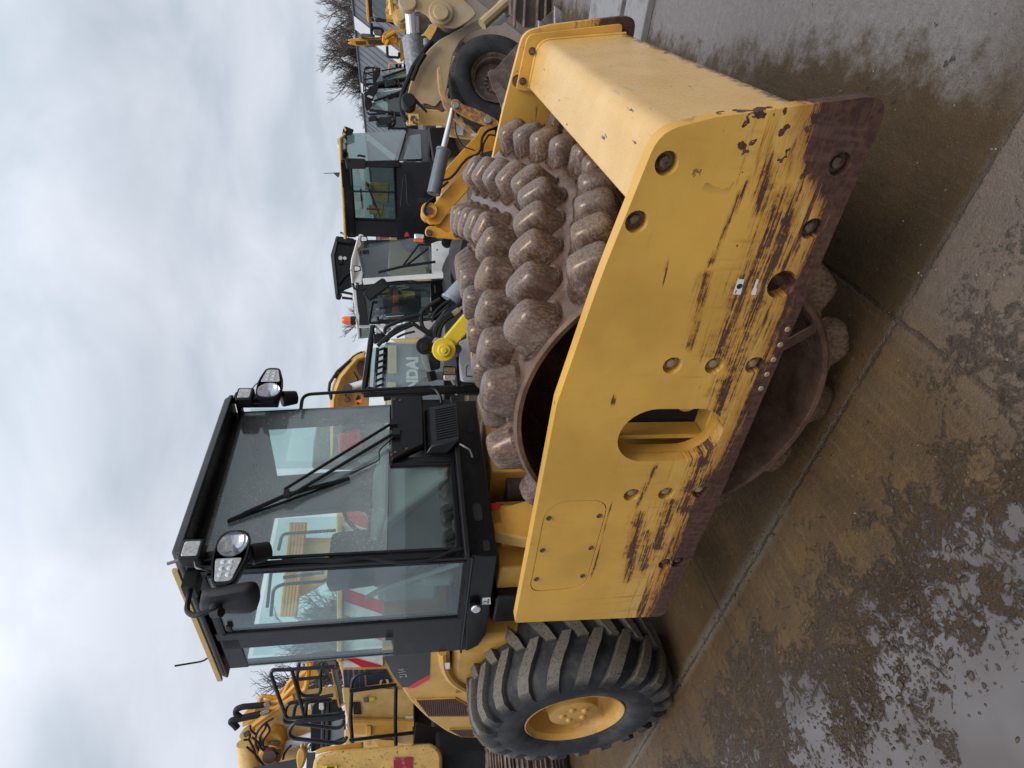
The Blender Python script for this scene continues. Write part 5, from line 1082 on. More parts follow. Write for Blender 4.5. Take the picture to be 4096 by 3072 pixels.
# ---------------- black open-topped cab behind the white one
BC = thing('black_cab_machine', 'black machine with tray-like roof guard standing behind the white cab', 'excavator', foot(1350, 1060, 14.5))
b = B2(); b.slab(q6((150, 455), (195, 300), (215, 298), (180, 470), (215, 820), (190, 800)), 14, .9, .02); b.put('roof_guard', M['darkgreen'], BC, None, False, .02)
b = B2(); b.slab(q6((185, 460), (215, 300), (340, 318), (345, 480), (330, 720), (240, 760), (215, 800)), 14.1, .5, .03); bb = b.put('cab_top', M['black'], BC, None, False, .03)
b = B2(); b.disc(*q6((232, 480)), 14.05, .045, .05, 14); b.disc(*q6((268, 482)), 14.05, .04, .05, 14); b.put('marker_lamp', M['lens_f'], BC, bb)
b = B2(); b.pipe(q6((215, 520), (245, 525), (250, 490)), 14.05, .02); b.pipe(q6((215, 700), (260, 640), (310, 600)), 14.05, .03); b.pipe(q6((200, 330), (320, 350)), 14.0, .04); b.pipe(q6((235, 760), (330, 780), (330, 820), (245, 810)), 14, .03); b.put('guard_tube', M['plastic'], BC, bb)
b = B2(); b.slab(q6((188, 790), (205, 770), (235, 800), (225, 830), (195, 825)), 13.9, .2, .04); b.put('roof_lamp', M['plastic'], BC, None, False, .02)
b = B2()
for y in (275, 285): b.pipe(q6((250, y), (300, y)), 14, .012)
for p in ((238, 270), (285, 272)): b.slab(q6((p[0] - 10, p[1] - 8), (p[0] + 12, p[1] - 2), (p[0] + 8, p[1] + 10), (p[0] - 8, p[1] + 8)), 14, .05)
b.put('bracket_leaf', M['plastic'], BC)
b = B2(); b.slab(q6((340, 330), (900, 330), (900, 900), (340, 900)), 15.2, .6); b.put('cab_body', M['interior_d'], BC)
b = B2(); b.slab(q6((650, 410), (660, 400), (740, 640), (860, 640), (780, 400)), 13.2, .3, .02); b.slab(q6((720, 750), (850, 755), (860, 830), (780, 840)), 13.2, .3, .02); b.put('cream_cover', M['cream'], BC, None, False, .02)
b = B2(); b.slab(q6((670, 755), (715, 750), (720, 1000), (660, 1000)), 13.0, .3, .02); b.put('orange_post', M['redorange'], BC, None, False, .02)

# ---------------- grey compact loader between the white cab and the roller
GL = thing('compact_loader', 'grey compact loader with black-framed cab and dark lift arms, next to the roller cab', 'compact loader', foot(1700, 1400, 6.8))
g0, g1 = 6.6, 7.0
b = B2()
for pts, r in ((q6((425, 1600, g0), (500, 1050, g1)), .035), (q6((500, 1050, g1), (630, 1170, g1)), .03), (q6((425, 1600, g0), (1440, 1560, g0)), .05), (q6((590, 1640, g0), (1440, 1530, g0)), .035), (q6((605, 1230, 6.9), (590, 1560, 6.7)), .025), (q6((540, 1230, 6.9), (515, 1570, 6.7)), .02), (q6((1000, 1500, 6.6), (980, 1420, 6.6)), .05)): b.pipe(pts, g0, r, 6)
for i in range(7):
    t = i / 6; b.pipe([(q6((535 - 15 * t, 1250 + 300 * t))[0]) + (6.85 - .2 * t,), (q6((603 - 13 * t, 1225 + 300 * t))[0]) + (6.85 - .2 * t,)], g0, .014, 6)
b.put('cab_frame', M['black'], GL)
pane(GL, 'windscreen', M['glass_l'], q6((500, 1230, 6.95), (640, 1180, 7.0), (930, 1180, 7.0), (1000, 1500, 6.65), (600, 1600, 6.62), (455, 1590, 6.62)), g0)
b = B2(); b.slab(q6((1210, 1180, 6.9), (1330, 1130, 7.0), (1400, 1300, 6.8), (1400, 1520, 6.6), (1230, 1510, 6.6), (1190, 1200, 6.9)), 6.6, .5, .05); hd = b.put('nose', M['lgrey_wet'], GL, None, False, .03)
frame(GL, 'nose_pocket', M['grey'], q6((1290, 1370), (1275, 1390), (1275, 1460), (1400, 1470)), 6.58, .008, hd, False)
b = B2(); b.slab(q6((1085, 1180, 6.9), (1215, 1180, 6.9), (1215, 1540, 6.6), (1180, 1540, 6.6), (1085, 1400, 6.7)), 6.72, .2, .01); b.slab(q6((975, 1430), (1085, 1420), (1085, 1490), (975, 1490)), 6.75, .05); b.put('dash_panel', M['grey'], GL, None, False, .012)
b = B2(); b.slab(q6((1085, 1385), (1090, 1375), (1185, 1380), (1192, 1395), (1190, 1448), (1088, 1448)), 6.35, .09, .015); hl = b.put('headlamp', M['plastic'], GL, None, False, .008)
b = B2(); b.slab(q6((1092, 1388), (1184, 1390), (1184, 1442), (1094, 1442)), 6.34, .02, .01); b.put('lamp_glass', M['lens'], GL, hl)
b = B2(); b.slab(q6((1088, 1452), (1190, 1452), (1188, 1490), (1175, 1497), (1100, 1497), (1088, 1485)), 6.35, .08, .01); b.put('indicator', M['lens_f'], GL, hl, False, .008)
b = B2(); b.pipe(q6((1195, 1300), (1205, 1545)), 6.5, .02); b.put('lamp_post', M['plastic'], GL)
b = B2(); b.slab(q6((885, 1200), (890, 1170), (1150, 850), (1240, 760), (1290, 790), (1200, 890), (1020, 1130), (960, 1230), (920, 1240)), 6.45, .10, .03); la = b.put('lift_arm', M['grey_dark'], GL, None, False, .012)
b = B2(); b.disc(*q6((930, 1210)), 6.4, .09, .06, 22); b.disc(*q6((930, 1215)), 6.37, .045, .06, 18); b.put('arm_pin', M['plastic'], GL, la, False, .006)
b = B2(); b.pipe(q6((1150, 830), (1290, 680)), 6.5, .105, 18); b.pipe(q6((1160, 815), (1150, 835)), 6.5, .115, 18); b.put('ram_barrel', M['greyspeck2'], GL, None, True)
b = B2(); b.slab(q6((1035, 1235), (1045, 1190), (1310, 880), (1400, 830), (1420, 960), (1130, 1275), (1080, 1285)), 6.25, .14, .04); da = b.put('yellow_arm', M['yellow_bright'], GL, None, False, .015)
b = B2(); b.disc(*q6((1092, 1238)), 6.21, .12, .10, 28); b.disc(*q6((1092, 1245)), 6.17, .065, .1, 24); b.disc(*q6((1092, 1248)), 6.155, .03, .1, 18); b.put('pivot_boss', M['yellow_bright'], GL, da, False, .008)
b = B2(); b.slab(q6((1010, 1200), (1040, 1160), (1100, 1170), (1040, 1280), (1005, 1265)), 6.33, .1, .02); b.disc(*q6((1200, 1235)), 6.4, .05, .06); b.put('arm_bracket', M['grey'], GL, None, False, .01)
b = B2(); b.slab(q6((1360, 1215), (1400, 1230), (1400, 1320), (1360, 1300)), 6.55, .1); b.slab(q6((1230, 870), (1300, 790), (1310, 810), (1250, 890)), 6.6, .05); b.put('yellow_bracket', M['yellow'], GL, None, False, .01)
b = B2()
for pts, r in ((((1300, 850), (1200, 910), (1090, 970), (1030, 1050), (1010, 1110), (1020, 1140)), .03), (((1310, 870), (1180, 940), (1080, 1010), (1050, 1080), (1040, 1140)), .028), (((1150, 830), (1100, 850), (1040, 900), (1000, 950), (990, 1010)), .014), (((1060, 820), (960, 880), (900, 930), (900, 1010), (920, 1070), (970, 1100)), .022), (((820, 1020), (700, 1060), (600, 1150), (540, 1210)), .02), (((840, 1030), (720, 1080), (640, 1130), (580, 1180)), .02), (((830, 1020), (900, 1070), (960, 1110), (1000, 1120)), .02), (((800, 1010), (980, 990), (1030, 960), (1160, 840)), .012), (((600, 1110), (600, 1060), (640, 1040), (800, 970), (960, 940)), .018), (((850, 1090), (760, 1110), (700, 1140)), .012)): b.pipe(q6(*pts), 6.42, r, 6, .05)
b.put('hydraulic_hose', M['rubber'], GL, None, True)
b = B2(); b.pipe(q6((1165, 945), (1215, 910)), 6.36, .03, 10); b.pipe(q6((1215, 910), (1300, 855)), 6.36, .018, 8); b.put('hose_fitting', M['steel'], GL, None, True)
b = B2(); b.slab(q6((515, 1065), (525, 1055), (570, 1085), (570, 1110), (515, 1095)), 6.6, .08, .02); wl_ = b.put('work_lamp', M['lens_f'], GL, None, False, .008)
b = B2(); b.slab(q6((500, 1110), (580, 1110), (590, 1160), (510, 1200)), 6.65, .08, .02); b.slab(q6((440, 1570), (455, 1545), (515, 1555), (510, 1590)), 6.5, .08, .02); b.put('lamp_housing', M['plastic'], GL, None, False, .01)
b = B2(); b.slab(q6((905, 1230), (950, 1240), (950, 1330), (980, 1440), (960, 1440), (910, 1330)), 6.9, .1, .02); b.put('seat_back', M['cream'], GL, None, False, .02)
b = B2(); b.slab(q6((950, 1260), (1060, 1270), (1060, 1400), (960, 1420)), 6.85, .1, .03); b.slab(q6((870, 1400), (960, 1410), (970, 1500), (880, 1520)), 6.85, .1, .03); b.put('seat', M['interior_d'], GL, None, False, .02)
b = B2(); b.slab(q6((1100, 1170), (1100, 900), (1450, 900), (1450, 1170)), 7.3, .5); b.slab(q6((1200, 1620), (1480, 1620), (1480, 1500), (1200, 1500)), 6.9, .3); b.put('chassis', M['grey_dark'], GL)

# ---------------- cream excavator behind the grey loader, its maker's name on a grey band
HY2 = thing('cream_excavator', 'cream excavator with dark grey name band seen through the grey loader windows', 'excavator', foot(1600, 1460, 10.6))
b = B2(); b.slab(q6((600, 1180), (1100, 1180), (1100, 1900), (600, 1900)), 10.6, 1.2, .05); bd = b.put('body', M['greypanel'], HY2, None, False, .03)
b = B2(); b.slab(q6((630, 1205), (700, 1205), (700, 1440), (630, 1440)), 10.55, .06); b.slab(q6((625, 1510), (695, 1510), (695, 1900), (620, 1900)), 10.55, .06); b.slab(q6((640, 1150), (720, 1150), (900, 1140), (900, 1200), (700, 1190)), 10.55, .06); b.put('cream_stripe', M['cream'], HY2, bd, False, .01)
p0 = at(*q6((833, 1430))[0], 10.57)
mt = Matrix.Translation(p0 - HY2.location) @ Matrix(((RH.x, 0, -FH.x, 0), (RH.y, 0, -FH.y, 0), (0, 1, 0, 0), (0, 0, 0, 1)))
c_ = text('maker_name', 'HYUNDAI', .27, M['white'], bd, mt @ Matrix.Translation((-.25, 0, 0)) @ Matrix.Scale(.86, 4, (1, 0, 0)), .004, off=.012)

# ---------------- excavator boom over the cabs
EB = thing('excavator_boom', 'yellow curved excavator boom carrying hoses, standing above the grey loader beside the roller cab', 'excavator boom', foot(1450, 1540, 13))
b = B2(); b.slab(q1((1305, 40), (1270, 50), (1210, 80), (1160, 130), (1120, 200), (1095, 280), (1090, 420), (1090, 420), (1310, 420), (1330, 40)), 12.8, .35, .05); bo = b.put('boom', M['yellow'], EB, None, False, .03)
b = B2()
for k in range(4):
    o_ = k * 9; b.pipe(q1((1300 - 3 * k, 12 + o_), (1250, 25 + o_), (1195 + o_ * .4, 75 + o_), (1140 + o_ * .5, 140 + o_), (1110 + o_ * .5, 220 + o_), (1095 + o_ * .5, 300), (1095 + o_ * .5, 420), (1100, 640)), 12.7 - .04 * k, .035, 7)
b.put('boom_pipe', M['yellow'], EB, bo, True)
b = B2(); b.pipe(q1((1210, 60), (1130, 130), (1085, 200), (1080, 240), (1095, 300)), 12.6, .03, 7); b.pipe(q1((1230, 130), (1260, 180), (1240, 220), (1190, 235), (1180, 280)), 12.7, .012, 6, .2); b.pipe(q1((1280, 10), (1225, 40), (1180, 90), (1120, 170)), 12.65, .02, 7); b.put('hydraulic_hose', M['rubber'], EB, None, True)
b = B2(); b.slab(q1((1010, 425), (985, 560), (975, 720), (2100, 740), (2100, 425)), 12.9, .5, .08); b.put('boom_foot', M['brownplate'], EB, None, False, .04)
b = B2(); b.slab(q1((1130, 510), (1270, 480), (1290, 590), (1140, 620)), 12.4, .2, .03); b.put('red_cover', M['red'], EB, None, False, .02)
b = B2(); b.slab(q1((1265, 60), (1310, 90), (1310, 170), (1260, 150), (1245, 100)), 12.65, .2, .02); b.put('boom_gusset', M['darkred'], EB, None, False, .01)
b = B2(); b.pipe(q1((1200, 225), (1300, 195)), 12.6, .07, 12); b.put('ram_rod', M['white'], EB, None, True)
b = B2(); b.disc(*q1((1187, 233)), 12.5, .10, .1, 18); b.disc(*q1((1187, 300)), 12.6, .06, .1, 14); b.put('boom_pin', M['rustdark'], EB, bo, False, .01)
b = B2(); p = at(*q1((1264, 308))[0], 12.2); b.cyl(p + Vector((0, 0, -.05)), p + Vector((0, 0, .07)), .065, .05, 16); bk = b.put('beacon', M['amber'], EB, None, True)
b = B2(); b.slab(q1((1255, 270), (1240, 295), (1250, 330), (1262, 330), (1270, 280)), 12.15, .04); b.put('beacon_guard', M['plastic'], EB)
# ---------------- two dark cabs side by side, in front of the barn
for nm, lab, gx, D in (('near', 'dark-glazed digger cab with ladder rack, right beside the yellow-roofed black cab', 0, 15.5), ('far', 'dark digger cab with yellow grille guard, half hidden behind the other dark cab', 1, 18.0)):
    T = thing('dark_cab_digger', lab, 'digger', foot(1500, 430 - 130 * gx, D))
    o = (lambda *p: qz(*p)) if gx == 0 else (lambda *p: qz(*p))
    if gx == 0:
        b = B2(); b.slab(qz((690, 1250), (760, 1150), (840, 1120), (870, 1180), (800, 1300), (790, 1400), (720, 1480), (690, 1400)), D, .6, .03); b.slab(qz((740, 1440), (1270, 1500), (1270, 1540), (760, 1480)), D, .1); b.slab(qz((1250, 1190), (1400, 1180), (1400, 1700), (1250, 1700)), D + .1, .6); cb_ = b.put('cab_frame', M['black'], T, None, False, .02)
        pane(T, 'windscreen', M['glass_d'], qz((820, 1240), (1240, 1170), (1260, 1500), (760, 1440)), D + .02); pane(T, 'side_window', M['glass_d'], qz((800, 1500), (1240, 1540), (1250, 1690), (860, 1690)), D + .05)
        b = B2(); b.slab(qz((820, 1225), (1200, 1170), (1210, 1215), (860, 1310)), D + .5, .04); b.put('sun_strip', M['white'], T)
        b = B2(); b.pipe(qz((820, 1340), (1030, 1265), (1220, 1200)), D - .05, .03); b.pipe(qz((1040, 1250), (1200, 1240)), D - .05, .025); b.put('wiper_arm', M['plastic'], T)
        b = B2(); b.slab(qz((735, 1560), (790, 1530), (850, 1540), (860, 1600), (740, 1620)), D - .2, .1, .04); b.slab(qz((850, 1580), (900, 1550), (1040, 1560), (1060, 1640), (860, 1659)), D - .15, .1, .04); b.pipe(qz((720, 1490), (760, 1520), (1090, 1480), (1100, 1560), (1060, 1620)), D - .1, .03, 6, .1); b.put('mirror', M['interior_d'], T, None, False, .02)
        b = B2(); b.slab(qz((720, 1280), (740, 1260), (800, 1280), (790, 1310)), D - .1, .1, .02); b.slab(qz((780, 1340), (820, 1340), (800, 1370)), D - .1, .1); b.put('roof_lamp', M['lens_f'], T)
        b = B2()
        for x in (680, 705): b.pipe(qz((x, 960), (x, 1220)), D + .6, .02)
        for y in (900, 960, 1040, 1120, 1180, 1220): b.pipe(qz((680, y + 20), (830, y - 10)), D + .6, .018)
        for a, c in (((710, 890), (680, 970)), ((710, 890), (900, 910)), ((700, 960), (800, 1010)), ((700, 1110), (800, 1110)), ((800, 900), (810, 1120)), ((705, 1220), (690, 1260))): b.pipe(qz(a, c), D + .6, .02)
        b.put('ladder_rack', M['plastic'], T)
        b = B2(); b.slab(qz((1000, 1200), (1400, 1150), (1400, 1720), (1000, 1720)), D + .9, .4); b.put('rear_body', M['interior_d'], T)
    else:
        b = B2(); b.slab(qz((810, 960), (850, 900), (900, 910), (890, 1000), (830, 1100), (800, 1080)), D, .6, .03); b.pipe(qz((800, 1120), (1290, 1040)), D, .06); b.slab(qz((860, 1090), (1250, 1060), (1250, 1160), (860, 1180)), D + .1, .5); b.put('cab_frame', M['black'], T, None, False, .02)
        pane(T, 'windscreen', M['glass_d'], qz((890, 1010), (1290, 890), (1290, 1040), (860, 1080)), D + .02)
        b = B2(); b.slab(qz((1000, 960), (1005, 850), (1030, 832), (1300, 832), (1300, 845), (1040, 848), (1030, 900), (1020, 960)), D + .3, .2, .02); gg = b.put('grille_guard', M['yellow'], T, None, False, .01)
        b = B2()
        for x in (1100, 1150, 1210, 1260): b.slab(qz((x, 850), (x + 35, 850), (x + 35, 900), (x, 905)), D + .5, .1)
        b.put('guard_slats', M['darkgap'], T, gg)
        b = B2(); b.slab(qz((960, 1080), (1060, 1060), (1120, 1070), (1110, 1130), (960, 1160)), D - .2, .1, .05); b.pipe(qz((860, 1110), (1140, 1040), (1160, 1150)), D - .1, .03, 6, .1); b.put('mirror', M['interior_d'], T, None, False, .02)
        b = B2(); b.pipe(qz((930, 1030), (1290, 900)), D - .05, .03); b.pipe(qz((920, 940), (1170, 890)), D - .05, .02); b.put('wiper_arm', M['plastic'], T)
        b = B2(); b.slab(qz((1100, 930), (1280, 900), (1290, 1010), (1110, 1010)), D + 1.2, .2); b.slab(qz((1120, 1090), (1220, 1080), (1230, 1120), (1120, 1120)), D + .08, .02); b.put('yellow_cover', M['cream'], T)

# ---------------- far excavators before the barn
FX = thing('far_excavator', 'yellow excavator with orange cab roof edge at the picture end nearest the barn', 'excavator', foot(1600, 60, 19))
b = B2(); b.slab(qz((705, -60), (715, 200), (735, 300), (760, 305), (755, 200), (735, -60)), 18.5, 1.2, .03); b.put('roof', M['orange'], FX, None, False, .02)
b = B2(); b.slab(qz((745, -60), (760, 220), (800, 230), (790, 100), (790, -60)), 18.6, .2); b.slab(qz((980, -60), (980, 60), (1000, 300), (1180, 380), (1180, 330), (1050, 200), (1030, -60)), 18.8, .2); b.slab(qz((760, 210), (790, 220), (1000, 300), (1180, 370), (1180, 340), (1000, 260)), 18.55, .15); b.put('cab_frame', M['black'], FX, None, False, .02)
pane(FX, 'windscreen', M['glass_d'], qz((795, -60), (800, 150), (830, 215), (1000, 270), (990, 100), (980, -60)), 18.65)
b = B2(); b.slab(qz((770, 235), (810, 235), (820, 285), (775, 285)), 18.3, .15, .03); b.slab(qz((830, 240), (970, 270), (960, 300), (830, 290)), 18.3, .1); b.put('work_lamp', M['plastic'], FX, None, False, .02)
b = B2(); b.slab(qz((1000, -20), (1110, 40), (1130, 120), (1100, 280), (1040, 290), (1010, 180), (980, 100)), 18.0, .3, .04); b.slab(qz((1110, 80), (1250, 70), (1260, 120), (1250, 400), (1180, 420), (1120, 330), (1180, 250), (1170, 130)), 17.8, .4, .05); b.slab(qz((1160, -20), (1250, 20), (1230, 110), (1140, 100)), 17.9, .3, .04); b.put('boom', M['yellow'], FX, None, False, .03)
b = B2(); b.disc(*qz((1165, 215)), 17.6, .22, .2, 20); b.disc(*qz((1165, 215)), 17.5, .12, .2, 16); b.disc(*qz((1040, 170)), 17.8, .14, .2, 16); b.put('boom_pin', M['yellow_pale'], FX, None, False, .01)
b = B2(); b.pipe(qz((1030, -20), (1040, 100), (1055, 220)), 17.7, .09, 8); b.pipe(qz((980, 40), (1100, 40)), 17.7, .07, 8); b.pipe(qz((970, 150), (1080, 150)), 17.7, .07, 8); b.pipe(qz((980, 240), (1090, 250)), 17.7, .09, 8); b.put('boom_pipe', M['yellow'], FX, None, True)
b = B2(); b.slab(qz((1250, 130), (1600, 150), (1560, 300), (1450, 420), (1420, 700), (1280, 700), (1280, 450)), 18.5, .5); b.put('undercarriage', M['rustplate'], FX)
b = B2()
for x, y0, y1 in ((1350, 220, 400), (1388, 230, 420), (1385, 130, 170), (1500, 520, 600)): b.pipe(qz((x, y0), (x + 5, y1)), 18.2, .07, 6)
b.put('track_rail', M['lgrey'], FX)
b = B2(); b.slab(qz((1420, 480), (1480, 450), (1580, 310), (1660, 340), (1640, 400), (1560, 540), (1500, 470)), 10.4, .2, .03); b.put('yellow_bracket', M['yellow'], FX, None, False, .02)
OM = thing('orange_mast', 'orange folded digger arm standing upright against the grey barn roof', 'digger arm', foot(1450, 165, 21))
b = B2(); b.slab(qz((470, 520), (560, 505), (640, 500), (940, 490), (1170, 500), (1170, 600), (980, 600), (740, 615), (560, 605), (470, 580), (475, 560), (520, 550), (470, 540)), 21, .3); ar = b.put('arm', M['orange'], OM, None, False, .03)
b = B2(); b.slab(qz((730, 530), (950, 530), (950, 580), (740, 580)), 20.95, .1); b.slab(qz((560, 545), (700, 545), (700, 585), (580, 585)), 20.95, .1); b.put('arm_recess', M['darkbrown'], OM, ar)
b = B2(); b.slab(qz((630, 470), (660, 440), (820, 455), (830, 490), (640, 500)), 20.9, .25, .02); b.slab(qz((800, 400), (930, 395), (950, 420), (940, 480), (830, 470)), 20.8, .3, .03); b.slab(qz((690, 600), (830, 600), (830, 620), (690, 630)), 20.8, .2); b.put('linkage', M['brownplate'], OM, ar, False, .02)
b = B2(); b.slab(qz((1025, 375), (1040, 365), (1080, 370), (1080, 395), (1180, 395), (1180, 430), (990, 430), (1010, 400)), 20.7, .3, .02); b.slab(qz((1150, 540), (1260, 550), (1280, 700), (1190, 820), (1160, 820)), 20.7, .3); b.put('base', M['orange'], OM, None, False, .03)
frame(OM, 'guard_frame', M['orange'], qz((950, 450), (1110, 465), (1110, 570), (945, 560)), 20.5, .06); frame(OM, 'step_frame', M['plastic'], qz((990, 600), (995, 740), (1020, 755), (1150, 765), (1150, 700)), 20.5, .045, None, False)
b = B2(); b.pipe(qz((980, 600), (1010, 540)), 20.4, .06); b.pipe(qz((970, 500), (1100, 430)), 20.4, .07); b.put('guard_brace', M['orange'], OM)
frame(OM, 'mirror_frame', M['black'], qz((780, 310), (785, 460), (810, 480)), 20.5, .05, None, False); frame(OM, 'mirror_bar', M['black'], qz((780, 370), (900, 375), (935, 400), (930, 470)), 20.5, .05, None, False)

# ---------------- excavator with the striped tail, behind the roller cab
SX = thing('striped_excavator', 'yellow excavator with red and white striped tail, blue stripes and black guard rails', 'excavator', foot(1700, 2600, 9.2))
D = 9.0
b = B2(); b.slab(q7((985, -700), (1010, 700), (1040, 800), (1060, 940), (1620, 960), (1620, -700)), D + .1, 1.4, .05); bd = b.put('body', M['yellow_pale'], SX, None, False, .03)
b = B2(); b.slab(q7((1040, 905), (1620, 920), (1625, 1200), (1620, 1380), (1110, 1280), (1080, 1150), (1050, 1000)), D - .03, .4, .03); dr = b.put('side_door', M['yellow_pale'], SX, None, False, .02)
b = B2()
for i in range(10): b.pipe(q7((1130 + i * 6, 1022), (1138 + i * 6, 1120)), D - .045, .006, 6)
b.put('vent_slot', M['print'], SX, dr)
b = B2(); b.slab(q7((1212, 985), (1250, 982), (1255, 1022), (1215, 1025)), D - .06, .03, .01); b.put('latch', M['grey'], SX, dr, False, .005)
b = B2(); b.slab(q7((1258, 985), (1305, 985), (1305, 1005), (1260, 1020)), D - .05, .02); b.put('latch_plate', M['yellow_bright'], SX, dr)
pane(SX, 'paper_notice', M['white'], q7((1552, 1135), (1615, 1135), (1615, 1190), (1552, 1180)), D - .05, .004, dr)
b = B2(); b.pipe(q7((1085, 1180), (1620, 1190)), D - .1, .05, 8); b.slab(q7((1070, 1195), (1610, 1215), (1610, 1290), (1100, 1280)), D - .12, .3, .02); b.slab(q7((1240, 1215), (1275, 1215), (1275, 1370), (1240, 1370)), D - .16, .1); b.slab(q7((1290, 1325), (1460, 1330), (1470, 1375), (1340, 1385)), D - .3, .3, .02); b.put('step_ledge', M['yellow'], SX, None, False, .02)
for k, y in enumerate((745, 775, 805, 828)):      # blue stripes and the dark name panel
    pass
b = B2()
for x0, x1 in ((1050, 1078), (1092, 1118), (1135, 1168), (1180, 1212)): b.slab(q7((x0, 765), (x1, 762), (x1 + 12, 905), (x0 + 8, 905)), D + .085, .02)
b.put('blue_stripe', M['navy'], SX, bd)
b = B2(); b.slab(q7((1228, 762), (1395, 757), (1450, 860), (1240, 890)), D + .085, .02); nb = b.put('name_band', M['navydark'], SX, bd)
p0 = at(*q7((1385, 868))[0], D + .07)
mt = Matrix.Translation(p0 - SX.location) @ Matrix(((RH.x, 0, -FH.x, 0), (RH.y, 0, -FH.y, 0), (0, 1, 0, 0), (0, 0, 0, 1)))
text('model_name', 'PC', .17, M['cream'], nb, mt @ Matrix.Translation((-.055, 0, 0)), .004, off=.008)
b = B2(); b.slab(q7((1055, -420), (1055, 745), (1370, 735), (1360, -420)), D + .07, .02); sb = b.put('chevron_board', M['whiteboard'], SX, bd)
for k in range(6):
    y0 = 660 - k * 215
    b = B2(); b.slab(q7((1057, y0 - 125), (1057, y0 - 20), (1365, y0 + 85), (1365, y0 - 20)) if k else q7((1057, 640), (1057, 665), (1200, 742), (1365, 738), (1365, 730)), D + .06, .015); b.put('red_stripe', M['red'], SX, sb)
b = B2(); b.slab(q7((1000, -400), (1000, 700), (1045, 700), (1045, -400)), D - .02, .2, .02); b.put('top_rail', M['yellow'], SX, None, False, .02)
pol = .025
def rail(name, *pl):
    b = B2()
    for pts, D_, bend in pl: b.pipe(pts, D_, pol, 8, bend)
    return b.put(name, M['railblack'], SX, None, True)
rail('guard_rail', (qx((1800, 60), (1100, 105), (880, 110), (860, 170), (1080, 800), (1110, 825), (1800, 770), (1950, 740)), 8.4, .08), (qx((1170, 110), (1360, 810)), 8.4, 0), (qx((1390, 580), (1370, 800)), 8.4, 0), (qx((1280, 0), (1235, 260), (1300, 500), (1600, 480), (1590, 180), (1630, 0)), 9.0, .1), (qx((1250, 250), (1720, 205)), 9.0, 0))
rail('guard_rail', (qx((1760, 550), (1270, 590), (1220, 640), (1190, 800)), 8.6, .1), (qx((1780, 480), (1120, 600), (1080, 680), (1050, 840), (1070, 880), (1160, 890), (1800, 970), (1900, 950), (1940, 860)), 8.5, .1), (qx((1960, 800), (1200, 880), (1130, 1010), (1135, 1080), (1200, 1120), (1850, 1190), (1940, 1170), (1980, 1100)), 8.3, .08))
rail('walkway_rail', (q7((1130, 1400), (1110, 1150), (1120, 900), (1130, 830), (1180, 795), (1400, 770)), 8.2, .06), (q7((1475, 1370), (1470, 1180), (1475, 900)), 8.2, 0))
b = B2(); b.slab(q7((1100, 912), (1480, 868), (1480, 895), (1100, 952)), 8.15, .06); b.slab(q7((1095, 1315), (1800, 1230), (1805, 1262), (1100, 1345)), 8.15, .06); b.put('rail_plate', M['railblack'], SX, None, False, .01)
b = B2(); b.slab(qx((1745, 100), (1760, 95), (1820, 400), (1880, 640), (1950, 590), (1955, 605), (1870, 670), (1850, 640)), 8.6, .05); b.put('step_edge', M['orange'], SX)
b = B2(); b.slab(qx((1780, 110), (1840, 100), (1930, 600), (1880, 630)), 8.62, .05); b.slab(qx((1690, -20), (1810, -20), (1810, 80), (1720, 90)), 8.7, .1); b.put('step_plate', M['grey'], SX)
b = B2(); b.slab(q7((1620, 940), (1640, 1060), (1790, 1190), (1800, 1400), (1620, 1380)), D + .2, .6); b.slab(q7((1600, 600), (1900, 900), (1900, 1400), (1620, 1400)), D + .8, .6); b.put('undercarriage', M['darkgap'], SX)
b = B2(); b.slab(q7((1060, 1240), (1630, 1250), (1640, 1450), (1060, 1480)), D + .5, .5, .03); b.put('lower_panel', M['yellow_pale'], SX, None, False, .02)
# things seen through the roller cab
b = B2(); b.slab(q7((700, -300), (700, 180), (900, 60), (1100, 60), (1100, -300)), D + 1.4, .5, .03); b.put('boom_foot', M['yellow'], SX, None, False, .03)
b = B2()
for k in range(5): b.pipe(q7((560 + 26 * k, 330), (640 + 26 * k, -420)), D + 1.3, .04, 7)
b.put('hose_bundle', M['orange'], SX, None, True)
rail('far_guard_rail', (q7((470, 330), (490, 110), (560, 75), (900, 50), (960, 0)), 9.6, .08), (q7((570, 20), (900, -20)), 9.6, 0), (q7((440, 260), (470, -20), (510, -60), (1000, -110)), 9.7, .08), (q7((560, -120), (900, -150)), 9.7, 0), (q7((530, -200), (560, -330), (1000, -360)), 9.8, .08))

# ---------------- excavator boom and black cab further left
LB = thing('bare_boom_excavator', 'excavator with big yellow boom, loose hoses and black cab behind the guard rails', 'excavator', foot(1200, 2950, 11))
b = B2(); b.slab(qx((380, 1090), (450, 980), (560, 900), (640, 640), (900, 520), (1200, 480), (1400, 400), (1900, 330), (1900, 560), (1480, 700), (1450, 1060), (1250, 1130), (1000, 1200), (1350, 1250), (1350, 1420), (1240, 1500), (800, 1560), (520, 1560), (470, 1200)), 11, .5, .05); bo = b.put('boom', M['yellow_pale'], LB, None, False, .04)
b = B2(); b.slab(qx((430, 960), (450, 760), (560, 640), (850, 520), (1180, 250), (1400, 120), (1450, 60), (1560, 120), (1580, 200), (1400, 300), (1300, 420), (1000, 600), (640, 830)), 11.3, .3, .04); b.put('boom_back', M['yellow'], LB, bo, False, .03)
b = B2(); b.slab(qx((840, 1130), (870, 1010), (1000, 1010), (990, 1100), (1010, 1200), (1020, 1270), (920, 1300), (800, 1310), (820, 1200)), 10.8, .3, .06); b.disc(*qx((840, 1390)), 10.6, .20, .3, 20, .19); b.disc(*qx((885, 1210)), 10.7, .18, .3, 20); rm = b.put('ram_head', M['yellow'], LB, None, False, .03)
